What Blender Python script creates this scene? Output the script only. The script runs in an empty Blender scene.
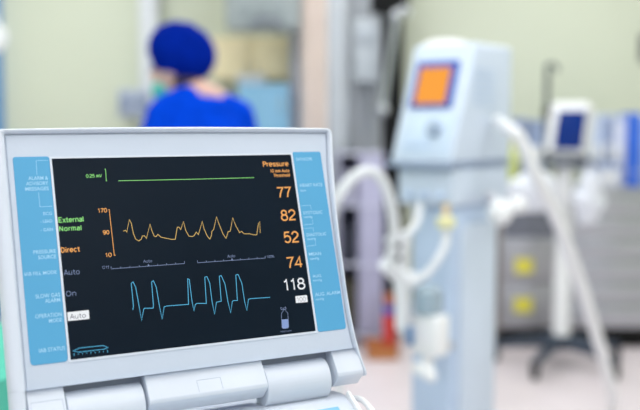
import bpy, bmesh, math, random
from mathutils import Vector, Matrix, Quaternion, noise

random.seed(7)
R = math.radians
sc = bpy.context.scene
COL = sc.collection

# ------------------------------------------------------------------ readings on the monitor, millimetres on the display plane
LEFT_CAPTIONS = [('ALARM &', -24.7, -5.4, 180.9, 3.6), ('ADVISORY', -27.3, -5.7, 175.6, 3.5), ('MESSAGES', -28.6, -5.7, 170.1, 3.5), ('ECG', -13.3, -4.8, 144.7, 3.0), ('- LEAD', -16.8, -5.3, 137.0, 3.0), ('- GAIN', -17.1, -5.3, 128.3, 3.2), ('PRESSURE', -26.2, -4.4, 106.3, 3.5), ('SOURCE', -22.1, -4.8, 100.8, 3.6), ('IAB FILL MODE', -36.4, -5.6, 85.4, 3.3), ('SLOW GAS', -27.9, -4.3, 62.6, 3.7), ('ALARM', -19.2, -4.7, 57.6, 3.6), ('OPERATION', -29.8, -4.5, 43.3, 3.7), ('MODE', -17.2, -4.7, 38.0, 3.5), ('IAB STATUS', -29.0, -4.3, 10.4, 3.6)]
LEFT_LINES = [[(-3.3, 200.9), (-15.6, 200.9), (-16.0, 185.8)], [(-16.0, 168.2), (-15.9, 153.3), (-3.9, 153.4)]]
RIGHT_CAPTIONS = [('DATASCOPE', 276.1, 296.7, 195.2, 3.3), ('HEART RATE', 276.2, 305.3, 164.2, 3.6), ('bpm', 276.0, 283.0, 158.9, 2.2), ('SYSTOLIC', 275.3, 300.1, 131.9, 3.5), ('mmHg', 275.3, 286.0, 127.7, 2.4), ('DIASTOLIC', 275.5, 301.2, 106.5, 3.4), ('mmHg', 275.5, 286.6, 102.2, 2.4), ('MEAN', 275.1, 290.6, 84.4, 3.3), ('mmHg', 275.7, 286.9, 79.5, 2.5), ('AUG.', 275.8, 287.5, 59.3, 3.1), ('mmHg', 275.6, 286.7, 54.9, 2.3), ('AUG. ALARM', 275.6, 307.6, 38.3, 3.6), ('mmHg', 275.7, 285.8, 33.6, 2.2)]
RIGHT_LINES = [[(274.1, 142.1), (285.7, 142.2), (286.5, 136.9)], [(285.8, 125.0), (285.7, 120.4), (274.0, 120.0)], [(274.1, 115.7), (285.1, 115.9), (285.3, 111.4)], [(285.5, 100.3), (285.4, 95.8), (274.0, 95.3)]]
SCREEN_TEXT = [('External', 1.0, 26.1, 136.4, 5.3, 'green', 0.03, 'green word'), ('Normal', 0.8, 23.2, 127.7, 5.0, 'green', 0.03, 'green word'), ('Direct', 0.5, 19.2, 106.0, 5.2, 'orange', 0.03, 'orange word'), ('Auto', 1.5, 17.0, 83.3, 5.2, 'grey', 0, 'grey word'), ('On', 1.3, 11.5, 62.0, 5.4, 'grey', 0, 'grey word'), ('0.25 mV', 32.9, 48.9, 181.9, 3.4, 'green', 0.02, 'small green'), ('170', 41.4, 50.9, 144.8, 4.2, 'orange', 0.01, 'small orange'), ('90', 44.4, 50.8, 121.9, 4.1, 'orange', 0.01, 'small orange'), ('10', 44.4, 50.9, 98.5, 4.0, 'orange', 0.01, 'small orange'), ('Off', 39.8, 46.9, 86.7, 2.9, 'grey', 0, 'tiny grey'), ('Auto', 83.2, 92.4, 90.0, 3.0, 'grey', 0, 'tiny grey'), ('Auto', 176.7, 185.5, 88.9, 3.1, 'grey', 0, 'tiny grey'), ('100%', 222.7, 231.7, 85.3, 2.9, 'grey', 0, 'tiny grey'), ('Pressure', 233.3, 265.1, 189.2, 5.8, 'orange', 0.03, 'orange word'), ('10 mm Auto', 241.1, 265.2, 182.1, 3.5, 'orange', 0.01, 'small orange'), ('Threshold', 244.7, 265.1, 176.8, 3.5, 'orange', 0.01, 'small orange'), ('77', 246.1, 263.6, 152.9, 11.8, 'orange', 0.025, 'large orange'), ('82', 246.9, 265.3, 126.3, 11.9, 'orange', 0.025, 'large orange'), ('52', 247.0, 265.4, 100.8, 12.3, 'orange', 0.025, 'large orange'), ('74', 246.0, 265.4, 72.3, 12.1, 'orange', 0.025, 'large orange'), ('118', 238.6, 265.1, 47.9, 12.1, 'white', 0.025, 'large white'), ('Helium', 227.3, 240.6, 2.7, 2.0, 'grey', 0, 'tiny grey')]
BOX_AUTO = [(1.0, 46.4), (22.3, 46.7), (22.0, 37.8), (1.0, 37.8)]
BOX_AUTO_TEXT = ('Auto', 3.4, 18.9, 39.6, 4.8)
BOX_HUNDRED = [(251.0, 40.4), (265.5, 40.6), (265.3, 32.7), (250.7, 32.9)]
BOX_HUNDRED_TEXT = ('100', 252.3, 263.4, 33.9, 5.1)
GREEN_LINE = [(65.8, 177.6), (111.2, 177.2), (156.4, 176.9), (220.5, 176.7)]
GREEN_CAL = [(52.7, 190.3), (53.8, 190.4), (53.3, 177.8), (54.2, 177.9)]
AXIS = [(52.4, 147.6), (53.2, 147.5), (53.6, 99.7), (54.8, 99.8)]
ARTERIAL = [(65.5, 124.2), (68.0, 125.0), (69.1, 123.0), (73.2, 136.1), (74.8, 132.0), (75.9, 120.9), (77.6, 115.2), (80.7, 113.0), (83.7, 114.8), (85.0, 118.1), (87.4, 118.0), (89.1, 115.2), (94.6, 130.0), (95.8, 123.2), (97.6, 117.4), (99.5, 116.3), (101.9, 118.8), (104.9, 115.6), (111.0, 113.9), (116.1, 112.6), (120.2, 112.4), (123.9, 125.1), (125.7, 125.3), (127.4, 122.5), (131.6, 130.8), (132.9, 121.2), (135.7, 114.9), (139.2, 114.3), (141.4, 114.9), (144.4, 118.8), (146.6, 116.0), (152.7, 130.1), (153.8, 121.8), (156.4, 113.7), (158.9, 110.4), (161.1, 113.8), (162.1, 118.5), (164.6, 120.5), (169.7, 134.2), (171.6, 126.1), (174.6, 115.4), (177.5, 110.0), (179.6, 114.1), (181.1, 117.5), (183.4, 117.4), (188.4, 132.2), (190.9, 123.3), (194.3, 115.4), (196.7, 116.7), (199.7, 113.7), (205.4, 113.7), (210.9, 112.0), (214.3, 111.8), (217.9, 123.7), (219.9, 126.4), (218.8, 113.7)]
BALLOON = [(66.6, 42.5), (67.7, 46.2), (68.0, 69.8), (70.1, 71.0), (72.1, 65.3), (73.5, 47.3), (74.6, 31.1), (77.9, 42.1), (79.0, 43.2), (88.0, 42.4), (88.7, 45.9), (89.4, 69.4), (91.5, 70.6), (93.8, 63.5), (94.9, 43.7), (96.3, 30.2), (99.8, 42.6), (102.6, 43.3), (126.4, 42.8), (128.7, 69.6), (130.4, 68.8), (130.6, 45.4), (131.5, 35.4), (133.7, 41.8), (135.6, 43.0), (146.1, 42.0), (147.9, 69.8), (150.4, 70.3), (152.7, 63.0), (152.7, 43.4), (153.8, 29.9), (157.6, 42.3), (163.1, 42.8), (164.4, 69.5), (166.7, 70.1), (169.8, 60.6), (170.6, 41.8), (172.2, 29.5), (175.6, 41.4), (177.2, 42.3), (181.6, 41.9), (183.5, 69.5), (186.2, 69.9), (189.3, 60.0), (189.8, 40.1), (191.1, 30.4), (194.6, 42.1), (197.3, 42.5), (220.2, 41.9)]
SCALE_A = [(48.9, 86.1), (127.3, 86.0)]
SCALE_B = [(141.9, 85.8), (221.0, 85.4)]
STATUS_HEX = [(3.1, 8.5), (9.5, 10.5), (33.1, 10.3), (37.5, 7.8), (33.5, 6.6), (8.4, 6.6)]
STATUS_TICKS = [(3.8, 4.8), (36.8, 4.3)]
BOTTLE = [(234.0, 27.2), (233.8, 25.6), (231.2, 23.1), (229.7, 8.0), (230.9, 6.7), (236.4, 6.6), (237.8, 7.7), (239.0, 22.9), (236.6, 25.6), (236.4, 27.2)]
BOTTLE_CAP = [(231.3, 29.8), (234.2, 28.2), (237.5, 29.7), (237.5, 27.5), (234.2, 26.9), (231.4, 27.6), (231.3, 29.8)]
BOTTLE_FILL = [(230.7, 16.5), (238.4, 16.4), (237.6, 8.0), (236.2, 6.8), (231.2, 6.9), (229.9, 8.2)]

# ------------------------------------------------------------------ camera
F_PX = 941.0
PITCH = R(4.9)
EYE = Vector((0, 0, 1.30))
cam_data = bpy.data.cameras.new('camera')
cam = bpy.data.objects.new('camera', cam_data); COL.objects.link(cam)
cam.location = EYE
cam.rotation_euler = (R(90) - PITCH, 0, 0)
cam_data.sensor_width = 36.0
cam_data.lens = F_PX / 640.0 * 36.0
cam_data.clip_start = 0.02
cam_data.dof.use_dof = True
cam_data.dof.focus_distance = 0.995
cam_data.dof.aperture_fstop = 2.7
sc.camera = cam

FWD = Vector((0, math.cos(PITCH), -math.sin(PITCH)))
DWN = Vector((0, -math.sin(PITCH), -math.cos(PITCH)))
RGT = Vector((1, 0, 0))
def camvec(v): return RGT * v[0] + DWN * v[1] + FWD * v[2]
def at(px, py, Y):
    """the point of the room at distance Y that the photo shows at px, py"""
    d = RGT * ((px - 320) / F_PX) + DWN * ((py - 205) / F_PX) + FWD
    return EYE + d * (Y / d.y)
def ax(px, Y): return at(px, 124, Y).x
def az(py, Y): return at(320, py, Y).z

# ------------------------------------------------------------------ materials
def srgb(c):
    f = lambda v: v / 12.92 if v <= 0.04045 else ((v + 0.055) / 1.055) ** 2.4
    return tuple(f(x / 255.0) for x in c)
MATS = {}
def mat(name, rgb, rough=0.5, metal=0.0, var=0.05, scale=8.0, bump=0.0, trans=0.0, coat=0.0, alpha=1.0, spec=0.5):
    if name in MATS: return MATS[name]
    m = bpy.data.materials.new(name); m.use_nodes = True
    nt = m.node_tree; b = nt.nodes['Principled BSDF']
    c = srgb(rgb)
    tc = nt.nodes.new('ShaderNodeTexCoord')
    nz = nt.nodes.new('ShaderNodeTexNoise'); nz.inputs['Scale'].default_value = scale; nz.inputs['Detail'].default_value = 4
    nt.links.new(tc.outputs['Object'], nz.inputs['Vector'])
    rp = nt.nodes.new('ShaderNodeValToRGB')
    rp.color_ramp.elements[0].position = 0.3; rp.color_ramp.elements[1].position = 0.7
    rp.color_ramp.elements[0].color = tuple(max(0, x * (1 - var)) for x in c) + (1,)
    rp.color_ramp.elements[1].color = tuple(min(1, x * (1 + var)) for x in c) + (1,)
    nt.links.new(nz.outputs['Fac'], rp.inputs['Fac']); nt.links.new(rp.outputs['Color'], b.inputs['Base Color'])
    b.inputs['Roughness'].default_value = rough; b.inputs['Metallic'].default_value = metal
    b.inputs['Specular IOR Level'].default_value = spec
    if trans: b.inputs['Transmission Weight'].default_value = trans
    if coat: b.inputs['Coat Weight'].default_value = coat
    if alpha < 1: b.inputs['Alpha'].default_value = alpha
    if bump:
        bp = nt.nodes.new('ShaderNodeBump'); bp.inputs['Strength'].default_value = bump; bp.inputs['Distance'].default_value = 0.002
        n2 = nt.nodes.new('ShaderNodeTexNoise'); n2.inputs['Scale'].default_value = scale * 30
        nt.links.new(tc.outputs['Object'], n2.inputs['Vector'])
        nt.links.new(n2.outputs['Fac'], bp.inputs['Height']); nt.links.new(bp.outputs['Normal'], b.inputs['Normal'])
    MATS[name] = m
    return m
def glow(name, rgb, strength=1.0):
    if name in MATS: return MATS[name]
    m = bpy.data.materials.new(name); m.use_nodes = True
    nt = m.node_tree; nt.nodes.remove(nt.nodes['Principled BSDF'])
    e = nt.nodes.new('ShaderNodeEmission'); e.inputs['Color'].default_value = srgb(rgb) + (1,); e.inputs['Strength'].default_value = strength
    nt.links.new(e.outputs[0], nt.nodes['Material Output'].inputs['Surface'])
    MATS[name] = m
    return m

# ------------------------------------------------------------------ mesh helpers
class MB:
    def __init__(s): s.bm = bmesh.new()
    def box(s, c, size, rot=None, bev=0.0, seg=2):
        t = bmesh.new(); bmesh.ops.create_cube(t, size=1)
        for v in t.verts: v.co = Vector((v.co.x * size[0], v.co.y * size[1], v.co.z * size[2]))
        if bev: bmesh.ops.bevel(t, geom=list(t.edges), offset=bev, segments=seg, profile=0.5, affect='EDGES')
        M = Matrix.Translation(Vector(c)) @ (rot.to_4x4() if rot else Matrix.Identity(4))
        return s._add(t, M)
    def span(s, x0, x1, y0, y1, z0, z1, bev=0.0, seg=2):
        return s.box(((x0 + x1) / 2, (y0 + y1) / 2, (z0 + z1) / 2), (abs(x1 - x0), abs(y1 - y0), abs(z1 - z0)), None, bev, seg)
    def _add(s, t, M=None):
        if M: t.transform(M)
        me = bpy.data.meshes.new('tmp'); t.to_mesh(me); t.free(); s.bm.from_mesh(me); bpy.data.meshes.remove(me)
        return s
    def prism(s, pts, axis, a, b, bev=0.0, seg=2):
        """outline pts extruded along axis from a to b; pts lie in the two other axes in order"""
        t = bmesh.new()
        def mk(p, h):
            if axis == 'x': return (h, p[0], p[1])
            if axis == 'y': return (p[0], h, p[1])
            return (p[0], p[1], h)
        A = [t.verts.new(mk(p, a)) for p in pts]; B = [t.verts.new(mk(p, b)) for p in pts]
        t.faces.new(A); t.faces.new(list(reversed(B)))
        n = len(pts)
        for i in range(n): t.faces.new((A[i], B[i], B[(i + 1) % n], A[(i + 1) % n]))
        bmesh.ops.recalc_face_normals(t, faces=list(t.faces))
        if bev: bmesh.ops.bevel(t, geom=list(t.edges), offset=bev, segments=seg, profile=0.5, affect='EDGES')
        return s._add(t)
    def ell(s, c, r, rot=None, u=24, v=16):
        t = bmesh.new(); bmesh.ops.create_uvsphere(t, u_segments=u, v_segments=v, radius=1)
        for w in t.verts: w.co = Vector((w.co.x * r[0], w.co.y * r[1], w.co.z * r[2]))
        return s._add(t, Matrix.Translation(Vector(c)) @ (rot.to_4x4() if rot else Matrix.Identity(4)))
    def tube(s, pts, r, seg=12, smooth=0, caps=True, ripple=0.0, pitch=0.012):
        pts = [Vector(p) for p in pts]
        rs = list(r) if isinstance(r, (list, tuple)) else [r] * len(pts)
        if smooth:
            P, Q = [], []
            n = len(pts)
            for i in range(n - 1):
                p0, p1, p2, p3 = pts[max(i - 1, 0)], pts[i], pts[i + 1], pts[min(i + 2, n - 1)]
                for k in range(smooth):
                    u = k / smooth
                    P.append(0.5 * ((2 * p1) + (p2 - p0) * u + (2 * p0 - 5 * p1 + 4 * p2 - p3) * u * u + (3 * p1 - p0 - 3 * p2 + p3) * u ** 3))
                    Q.append(rs[i] * (1 - u) + rs[i + 1] * u)
            P.append(pts[-1]); Q.append(rs[-1]); pts, rs = P, Q
        t = bmesh.new(); rings = []
        d = (pts[1] - pts[0]).normalized()
        nrm = d.orthogonal().normalized(); run = 0
        for i, p in enumerate(pts):
            if i: run += (p - pts[i - 1]).length
            dn = (pts[min(i + 1, len(pts) - 1)] - pts[max(i - 1, 0)]).normalized()
            nrm = d.rotation_difference(dn) @ nrm; d = dn
            bn = d.cross(nrm)
            rad = rs[i] + (ripple * math.sin(run / pitch * 2 * math.pi) if ripple else 0)
            rings.append([t.verts.new(p + nrm * rad * math.cos(a) + bn * rad * math.sin(a)) for a in [2 * math.pi * k / seg for k in range(seg)]])
        for A, B in zip(rings, rings[1:]):
            for k in range(seg): t.faces.new((A[k], A[(k + 1) % seg], B[(k + 1) % seg], B[k]))
        if caps: t.faces.new(list(reversed(rings[0]))); t.faces.new(rings[-1])
        return s._add(t)
    def caps(s, a, b, r0, r1, seg=16):
        s.tube([a, b], [r0, r1], seg); s.ell(a, (r0,) * 3, None, 16, 10); s.ell(b, (r1,) * 3, None, 16, 10)
        return s
    def lathe(s, prof, c=(0, 0, 0), seg=24, rot=None):
        t = bmesh.new(); rings = []
        for r_, z in prof:
            rings.append([t.verts.new((r_ * math.cos(2 * math.pi * k / seg), r_ * math.sin(2 * math.pi * k / seg), z)) for k in range(seg)])
        for A, B in zip(rings, rings[1:]):
            for k in range(seg): t.faces.new((A[k], A[(k + 1) % seg], B[(k + 1) % seg], B[k]))
        t.faces.new(list(reversed(rings[0]))); t.faces.new(rings[-1])
        return s._add(t, Matrix.Translation(Vector(c)) @ (rot.to_4x4() if rot else Matrix.Identity(4)))
    def loops(s, loops, cap0=True, cap1=True):
        t = bmesh.new()
        rings = [[t.verts.new(p) for p in L] for L in loops]
        n = len(rings[0])
        for A, B in zip(rings, rings[1:]):
            for k in range(n): t.faces.new((A[k], A[(k + 1) % n], B[(k + 1) % n], B[k]))
        if cap0: t.faces.new(list(reversed(rings[0])))
        if cap1: t.faces.new(rings[-1])
        return s._add(t)
    def ribbon(s, pts, w, z0, z1, closed=False):
        """a thin raised line on the plane z = z0 .. z1, mitred"""
        pts = [Vector((p[0], p[1])) for p in pts]; n = len(pts)
        t = bmesh.new(); Ls, Rs = [], []
        for i in range(n):
            a = pts[(i - 1) % n] if (closed or i > 0) else None
            b = pts[(i + 1) % n] if (closed or i < n - 1) else None
            d1 = (pts[i] - a).normalized() if a is not None else None
            d2 = (b - pts[i]).normalized() if b is not None else None
            d1 = d1 or d2; d2 = d2 or d1
            n1 = Vector((-d1.y, d1.x)); n2 = Vector((-d2.y, d2.x))
            m = n1 + n2
            if m.length < 0.35: m = n1
            m.normalize(); k = min(1.8, 1 / max(0.4, m.dot(n1)))
            Ls.append(pts[i] + m * w / 2 * k); Rs.append(pts[i] - m * w / 2 * k)
        V = [[t.verts.new((p.x, p.y, z)) for p in S] for S in (Ls, Rs) for z in (z0, z1)]
        rng = range(n) if closed else range(n - 1)
        for i in rng:
            j = (i + 1) % n
            t.faces.new((V[1][i], V[3][i], V[3][j], V[1][j]))
            t.faces.new((V[0][i], V[1][i], V[1][j], V[0][j]))
            t.faces.new((V[3][i], V[2][i], V[2][j], V[3][j]))
        return s._add(t)
    def cloth(s, fn, nu, nv, thick=0.0):
        t = bmesh.new()
        g = [[t.verts.new(fn(i / nu, j / nv)) for j in range(nv + 1)] for i in range(nu + 1)]
        for i in range(nu):
            for j in range(nv): t.faces.new((g[i][j], g[i + 1][j], g[i + 1][j + 1], g[i][j + 1]))
        return s._add(t)
    def build(s, name, m, parent=None, smooth=30, loc=None, mods=()):
        me = bpy.data.meshes.new(name); s.bm.normal_update(); s.bm.to_mesh(me); s.bm.free()
        me.materials.append(m)
        o = bpy.data.objects.new(name, me); COL.objects.link(o)
        if parent: o.parent = parent
        if loc is not None: o.location = loc
        for kind, kw in mods:
            md = o.modifiers.new(kind.lower(), kind)
            for k, v in kw.items(): setattr(md, k, v)
        if smooth is not None:
            me.polygons.foreach_set('use_smooth', [True] * len(me.polygons))
            if smooth < 180: me.set_sharp_from_angle(angle=R(smooth))
        return o

def tag(o, label, cat, group=None, kind=None):
    o['label'] = label
    if cat: o['category'] = cat
    if group: o['group'] = group
    if kind: o['kind'] = kind
    return o
def thing(name, label, cat, loc=(0, 0, 0), rz=0.0, group=None):
    o = bpy.data.objects.new(name, None); COL.objects.link(o); o.empty_display_size = 0.1
    o.location = loc; o.rotation_euler = (0, 0, rz)
    return tag(o, label, cat, group)
def struct(o, label=None):
    o['kind'] = 'structure'
    if label: o['label'] = label
    return o
def copy_tree(o, parent=None):
    c = o.copy(); COL.objects.link(c)
    if parent: c.parent = parent
    for ch in list(o.children): copy_tree(ch, c)
    return c
def rrect(x0, y0, x1, y1, r, z, rb=None, n=6):
    """rounded rectangle outline, top corners r, bottom corners rb"""
    rb = r if rb is None else rb
    out = []
    for cx, cy, rr, a0 in ((x1 - r, y1 - r, r, 0), (x0 + r, y1 - r, r, 90), (x0 + rb, y0 + rb, rb, 180), (x1 - rb, y0 + rb, rb, 270)):
        for k in range(n + 1):
            a = R(a0 + 90 * k / n); out.append((cx + rr * math.cos(a), cy + rr * math.sin(a), z))
    return out
def arc(cx, cy, rx, ry, a0, a1, n=12): return [(cx + rx * math.cos(R(a0 + (a1 - a0) * k / n)), cy + ry * math.sin(R(a0 + (a1 - a0) * k / n))) for k in range(n + 1)]
DIGITS = {  # strokes in a cell 0.56 wide and 1 high, advance
 '0': ([arc(.28, .5, .25, .47, 90, 450, 24)], .66), '1': ([[(.06, .78), (.17, .82), (.25, .97), (.25, .0)]], .52),
 '2': ([arc(.28, .70, .24, .27, 175, -35, 12) + [(.10, .19), (.04, .03), (.53, .03)]], .66),
 '4': ([[(.42, .0), (.42, .96), (.03, .27), (.55, .27)]], .66), '5': ([[(.48, .96), (.11, .96), (.06, .52)] + arc(.27, .33, .25, .30, 125, -150, 14)], .66),
 '7': ([[(.03, .95), (.52, .95)] + [(.40, .72), (.28, .42), (.20, .0)]], .62),
 '8': ([arc(.28, .74, .20, .22, 0, 360, 18), arc(.28, .27, .25, .26, 0, 360, 18)], .66),
 '9': ([arc(.28, .68, .24, .29, 0, 360, 18), [(.52, .68), (.50, .30), (.40, .08), (.24, .03), (.08, .12)]], .66)}
def arch(cx, rx, y0=0.46): return arc(cx, y0, rx, .23, 150, 0, 8)
DIGITS.update({' ': ([], .30), '.': ([[(.06, .0), (.06, .12)]], .22),
 'E': ([[(.50, .94), (.06, .94), (.06, .05), (.52, .05)], [(.06, .5), (.46, .5)]], .62), 'x': ([[(.03, 0), (.45, .70)], [(.03, .70), (.45, 0)]], .54),
 't': ([[(.16, .92), (.16, .14), (.22, .04), (.34, .04)], [(.02, .66), (.32, .66)]], .42), 'e': ([[(.05, .37), (.47, .37)] + arc(.26, .36, .22, .32, 0, 315, 14)], .60),
 'r': ([[(.07, 0), (.07, .70)], [(.07, .5), (.16, .64), (.32, .66)]], .40), 'n': ([[(.07, 0), (.07, .70)], arch(.27, .19) + [(.46, 0)]], .60),
 'a': ([[(.07, .55), (.14, .64), (.28, .66), (.41, .60), (.43, .48), (.43, .0)], [(.43, .40), (.2, .37), (.07, .28), (.06, .14), (.16, .04), (.3, .06), (.43, .2)]], .57),
 'l': ([[(.07, 0), (.07, .98)]], .24), 'N': ([[(.06, 0), (.06, .96)], [(.06, .96), (.5, 0)], [(.5, 0), (.5, .96)]], .68), 'o': ([arc(.27, .35, .22, .32, 0, 360, 18)], .62),
 'm': ([[(.07, 0), (.07, .70)], arch(.21, .14) + [(.35, 0)], arch(.49, .14) + [(.63, 0)]], .78), 'D': ([[(.06, .05), (.06, .94), (.25, .94)] + arc(.25, .495, .27, .445, 80, -80, 10) + [(.06, .05)]], .68),
 'i': ([[(.07, 0), (.07, .70)], [(.07, .84), (.07, .98)]], .24), 'c': ([arc(.27, .35, .22, .32, 50, 310, 12)], .56), 'A': ([[(.02, 0), (.28, .97)], [(.28, .97), (.54, 0)], [(.12, .3), (.44, .3)]], .62),
 'u': ([[(.07, .70), (.07, .22)] + arc(.26, .22, .19, .18, 180, 360, 8) + [(.45, .70)], [(.45, .3), (.45, 0)]], .60), 'O': ([arc(.34, .49, .29, .45, 0, 360, 20)], .76),
 'P': ([[(.06, 0), (.06, .94), (.3, .94)] + arc(.3, .71, .2, .23, 80, -80, 8) + [(.06, .48)]], .60),
 's': ([[(.40, .56), (.30, .66), (.15, .65), (.07, .56), (.1, .44), (.35, .30), (.42, .18), (.34, .06), (.18, .04), (.05, .13)]], .54),
 'T': ([[(.02, .94), (.54, .94)], [(.28, .94), (.28, 0)]], .60), 'h': ([[(.07, 0), (.07, .98)], arch(.27, .19) + [(.46, 0)]], .60), 'd': ([arc(.26, .35, .2, .32, 0, 360, 14), [(.46, 0), (.46, .98)]], .60),
 'V': ([[(.02, .96), (.28, 0)], [(.28, 0), (.54, .96)]], .60), 'f': ([[(.14, 0), (.14, .82), (.2, .94), (.34, .95)], [(.02, .66), (.3, .66)]], .38), 'H': ([[(.06, 0), (.06, .96)], [(.5, 0), (.5, .96)], [(.06, .5), (.5, .5)]], .68),
 '%': ([arc(.16, .72, .12, .20, 0, 360, 10), arc(.58, .22, .12, .20, 0, 360, 10), [(.14, .02), (.60, .96)]], .80)})
def numerals(name, s, x0, x1, y, cap, z, m, parent, width, label=None):
    """digits drawn as strokes, fitted between x0 and x1"""
    tot = sum(DIGITS[c][1] for c in s) - 0.08; kx = (x1 - x0) / tot; b = MB(); adv = 0
    for c in s:
        for st_ in DIGITS[c][0]: b.ribbon([(x0 + (adv + px) * kx, y + py * cap) for px, py in st_], width * cap, z - 0.0001, z)
        adv += DIGITS[c][1]
    o = b.build(name, m, parent, None)
    if label: o['label'] = label
    return o
_c = bpy.data.curves.new('lettering', 'FONT'); _c.body = 'H'; _o = bpy.data.objects.new('lettering', _c); COL.objects.link(_o)
_g = bpy.context.evaluated_depsgraph_get(); _g.update(); _m = bpy.data.meshes.new_from_object(_o.evaluated_get(_g)); CAPH = max(v.co.y for v in _m.vertices)
bpy.data.objects.remove(_o); bpy.data.curves.remove(_c); bpy.data.meshes.remove(_m)
print('CAPH', CAPH)
def words(name, s, x0, x1, y, cap, z, m, parent, weight=0.0, label=None):
    """one line of lettering fitted between x0 and x1 on the plane z (metres)"""
    cu = bpy.data.curves.new('lettering', 'FONT'); cu.body = s; cu.size = 1.0; cu.offset = weight; cu.resolution_u = 3; cu.extrude = 0.0
    t = bpy.data.objects.new('lettering', cu); COL.objects.link(t)
    dg = bpy.context.evaluated_depsgraph_get(); dg.update()
    me = bpy.data.meshes.new_from_object(t.evaluated_get(dg))
    bpy.data.objects.remove(t); bpy.data.curves.remove(cu)
    xs = [v.co.x for v in me.vertices]; a, b = min(xs), max(xs)
    kx = (x1 - x0) / (b - a); ky = cap / CAPH
    for v in me.vertices: v.co = Vector((x0 + (v.co.x - a) * kx, y + v.co.y * ky, z))
    me.name = name; me.materials.clear(); me.materials.append(m)
    o = bpy.data.objects.new(name, me); COL.objects.link(o); o.parent = parent
    if label: o['label'] = label
    return o

# ------------------------------------------------------------------ colours
WHITE = mat('white_plastic', (212, 219, 230), 0.42, var=0.015, bump=0.03)
BEZEL = mat('bezel_plastic', (196, 206, 220), 0.5, var=0.015, bump=0.05)
BLUE_LABEL = mat('blue_label', (78, 160, 204), 0.5, var=0.02)
PRINT = mat('label_print', (166, 212, 238), 0.6, var=0.01)
SCREEN = mat('screen_glass', (14, 26, 38), 0.3, var=0.15, scale=5, spec=0.08)
DARK = mat('dark_rubber', (28, 31, 38), 0.6)
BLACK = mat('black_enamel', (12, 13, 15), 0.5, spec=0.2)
CHROME = mat('chrome', (205, 210, 216), 0.22, 1.0, var=0.02)
STEEL = mat('brushed_steel', (188, 190, 198), 0.36, 0.75, var=0.06, scale=3)
EQUIP = mat('equipment_plastic', (203, 216, 232), 0.45, var=0.02)
EQUIP_BLUE = mat('blue_grey_panel', (189, 208, 232), 0.45, var=0.04)
PURE = mat('bright_white_plastic', (236, 238, 240), 0.4, var=0.01)
HOSE = mat('hose_plastic', (222, 226, 230), 0.4, var=0.02)

# ------------------------------------------------------------------ room
X0, X1, Y0, Y1, ZC = -3.2, 3.2, -2.6, 6.3, 2.9
WALL = mat('pale_green_wall_paint', (211, 217, 198), 0.75, var=0.02, scale=1.2, bump=0.05)
def floor_mat():
    m = mat('vinyl_floor', (224, 214, 218), 0.38, var=0.04, scale=3)
    return m
struct(MB().span(X0, X1, Y0, Y1, -0.1, 0).build('floor', floor_mat(), smooth=None))
struct(MB().span(X0, X1, Y0, Y1, ZC, ZC + 0.1).build('ceiling', mat('ceiling_paint', (238, 238, 236), 0.8), smooth=None))
struct(MB().span(X0, X1, Y1, Y1 + 0.1, 0, ZC).build('wall_back', WALL, smooth=None))
struct(MB().span(X0 - 0.1, X0, Y0, Y1 + 0.1, 0, ZC).build('wall_left', WALL, smooth=None))
struct(MB().span(X1, X1 + 0.1, Y0, Y1 + 0.1, 0, ZC).build('wall_right', WALL, smooth=None))
TRIM = mat('trim_paint', (222, 226, 232), 0.5, var=0.01)
struct(MB().span(X0, X1, Y1 - 0.015, Y1, 0, 0.1, 0.004).build('baseboard_back', TRIM))
struct(MB().span(X0, X0 + 0.015, Y0, Y1, 0, 0.1, 0.004).build('baseboard_left', TRIM))
struct(MB().span(X1 - 0.015, X1, Y0, Y1, 0, 0.1, 0.004).build('baseboard_right', TRIM))
struct(MB().span(ax(142, 6.25), ax(160, 6.25), 6.2, 6.3, 0, ZC, 0.008).build('trim_1', TRIM), 'white boxed pipe cover running up the pale green wall')
# blue door at the left edge of the view
dl = MB().span(ax(-95, 6.26), ax(3, 6.26), 6.22, 6.3, 0, 2.3, 0.005).build('door_1', mat('blue_door', (92, 146, 198), 0.5, var=0.03))
struct(dl, 'blue door at the left end of the pale green wall')
MB().tube([(ax(-10, 6.2), 6.2, 1.0), (ax(-10, 6.2), 6.16, 1.0), (ax(-24, 6.2), 6.16, 1.0)], 0.01, 10, 4).build('door_handle', CHROME, dl)
# ceiling panels out of view, added to light the room
lampm = glow('added_lamp_diffuser', (255, 252, 246), 2.0)
proto = None
n = 0
for gx in (-1.7, 0.0, 1.7):
    for gy in (-1.4, 0.6, 2.6, 5.0):
        if proto is None:
            proto = r0 = thing('added_ceiling_light', '', 'ceiling light', (gx, gy, ZC))
            fr = MB()
            for sx in (-1, 1): fr.span(sx * 0.30, sx * 0.28, -0.62, 0.62, -0.03, 0)
            for sy in (-1, 1): fr.span(-0.28, 0.28, sy * 0.62, sy * 0.60, -0.03, 0)
            fr.build('frame', TRIM, r0, None)
            MB().span(-0.28, 0.28, -0.60, 0.60, -0.02, -0.002).build('diffuser', lampm, r0, None)
        else:
            r0 = copy_tree(proto); r0.location = (gx, gy, ZC)
        tag(r0, 'white rectangular panel added at the ceiling, out of view, to light the room', 'ceiling light', 'added ceiling light panels')
        la = bpy.data.lights.new('panel_glow', 'AREA'); la.shape = 'RECTANGLE'; la.size = 0.54; la.size_y = 1.18; la.energy = {-1.4: 7.5, 0.6: 8.0, 2.6: 10.4, 5.0: 11.8}[gy]; la.color = (0.97, 0.985, 1.0)  # rows toward the back set stronger to brighten the background
        lo = bpy.data.objects.new('panel_glow', la); COL.objects.link(lo); lo.location = (0, 0, -0.03); lo.parent = r0
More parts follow.
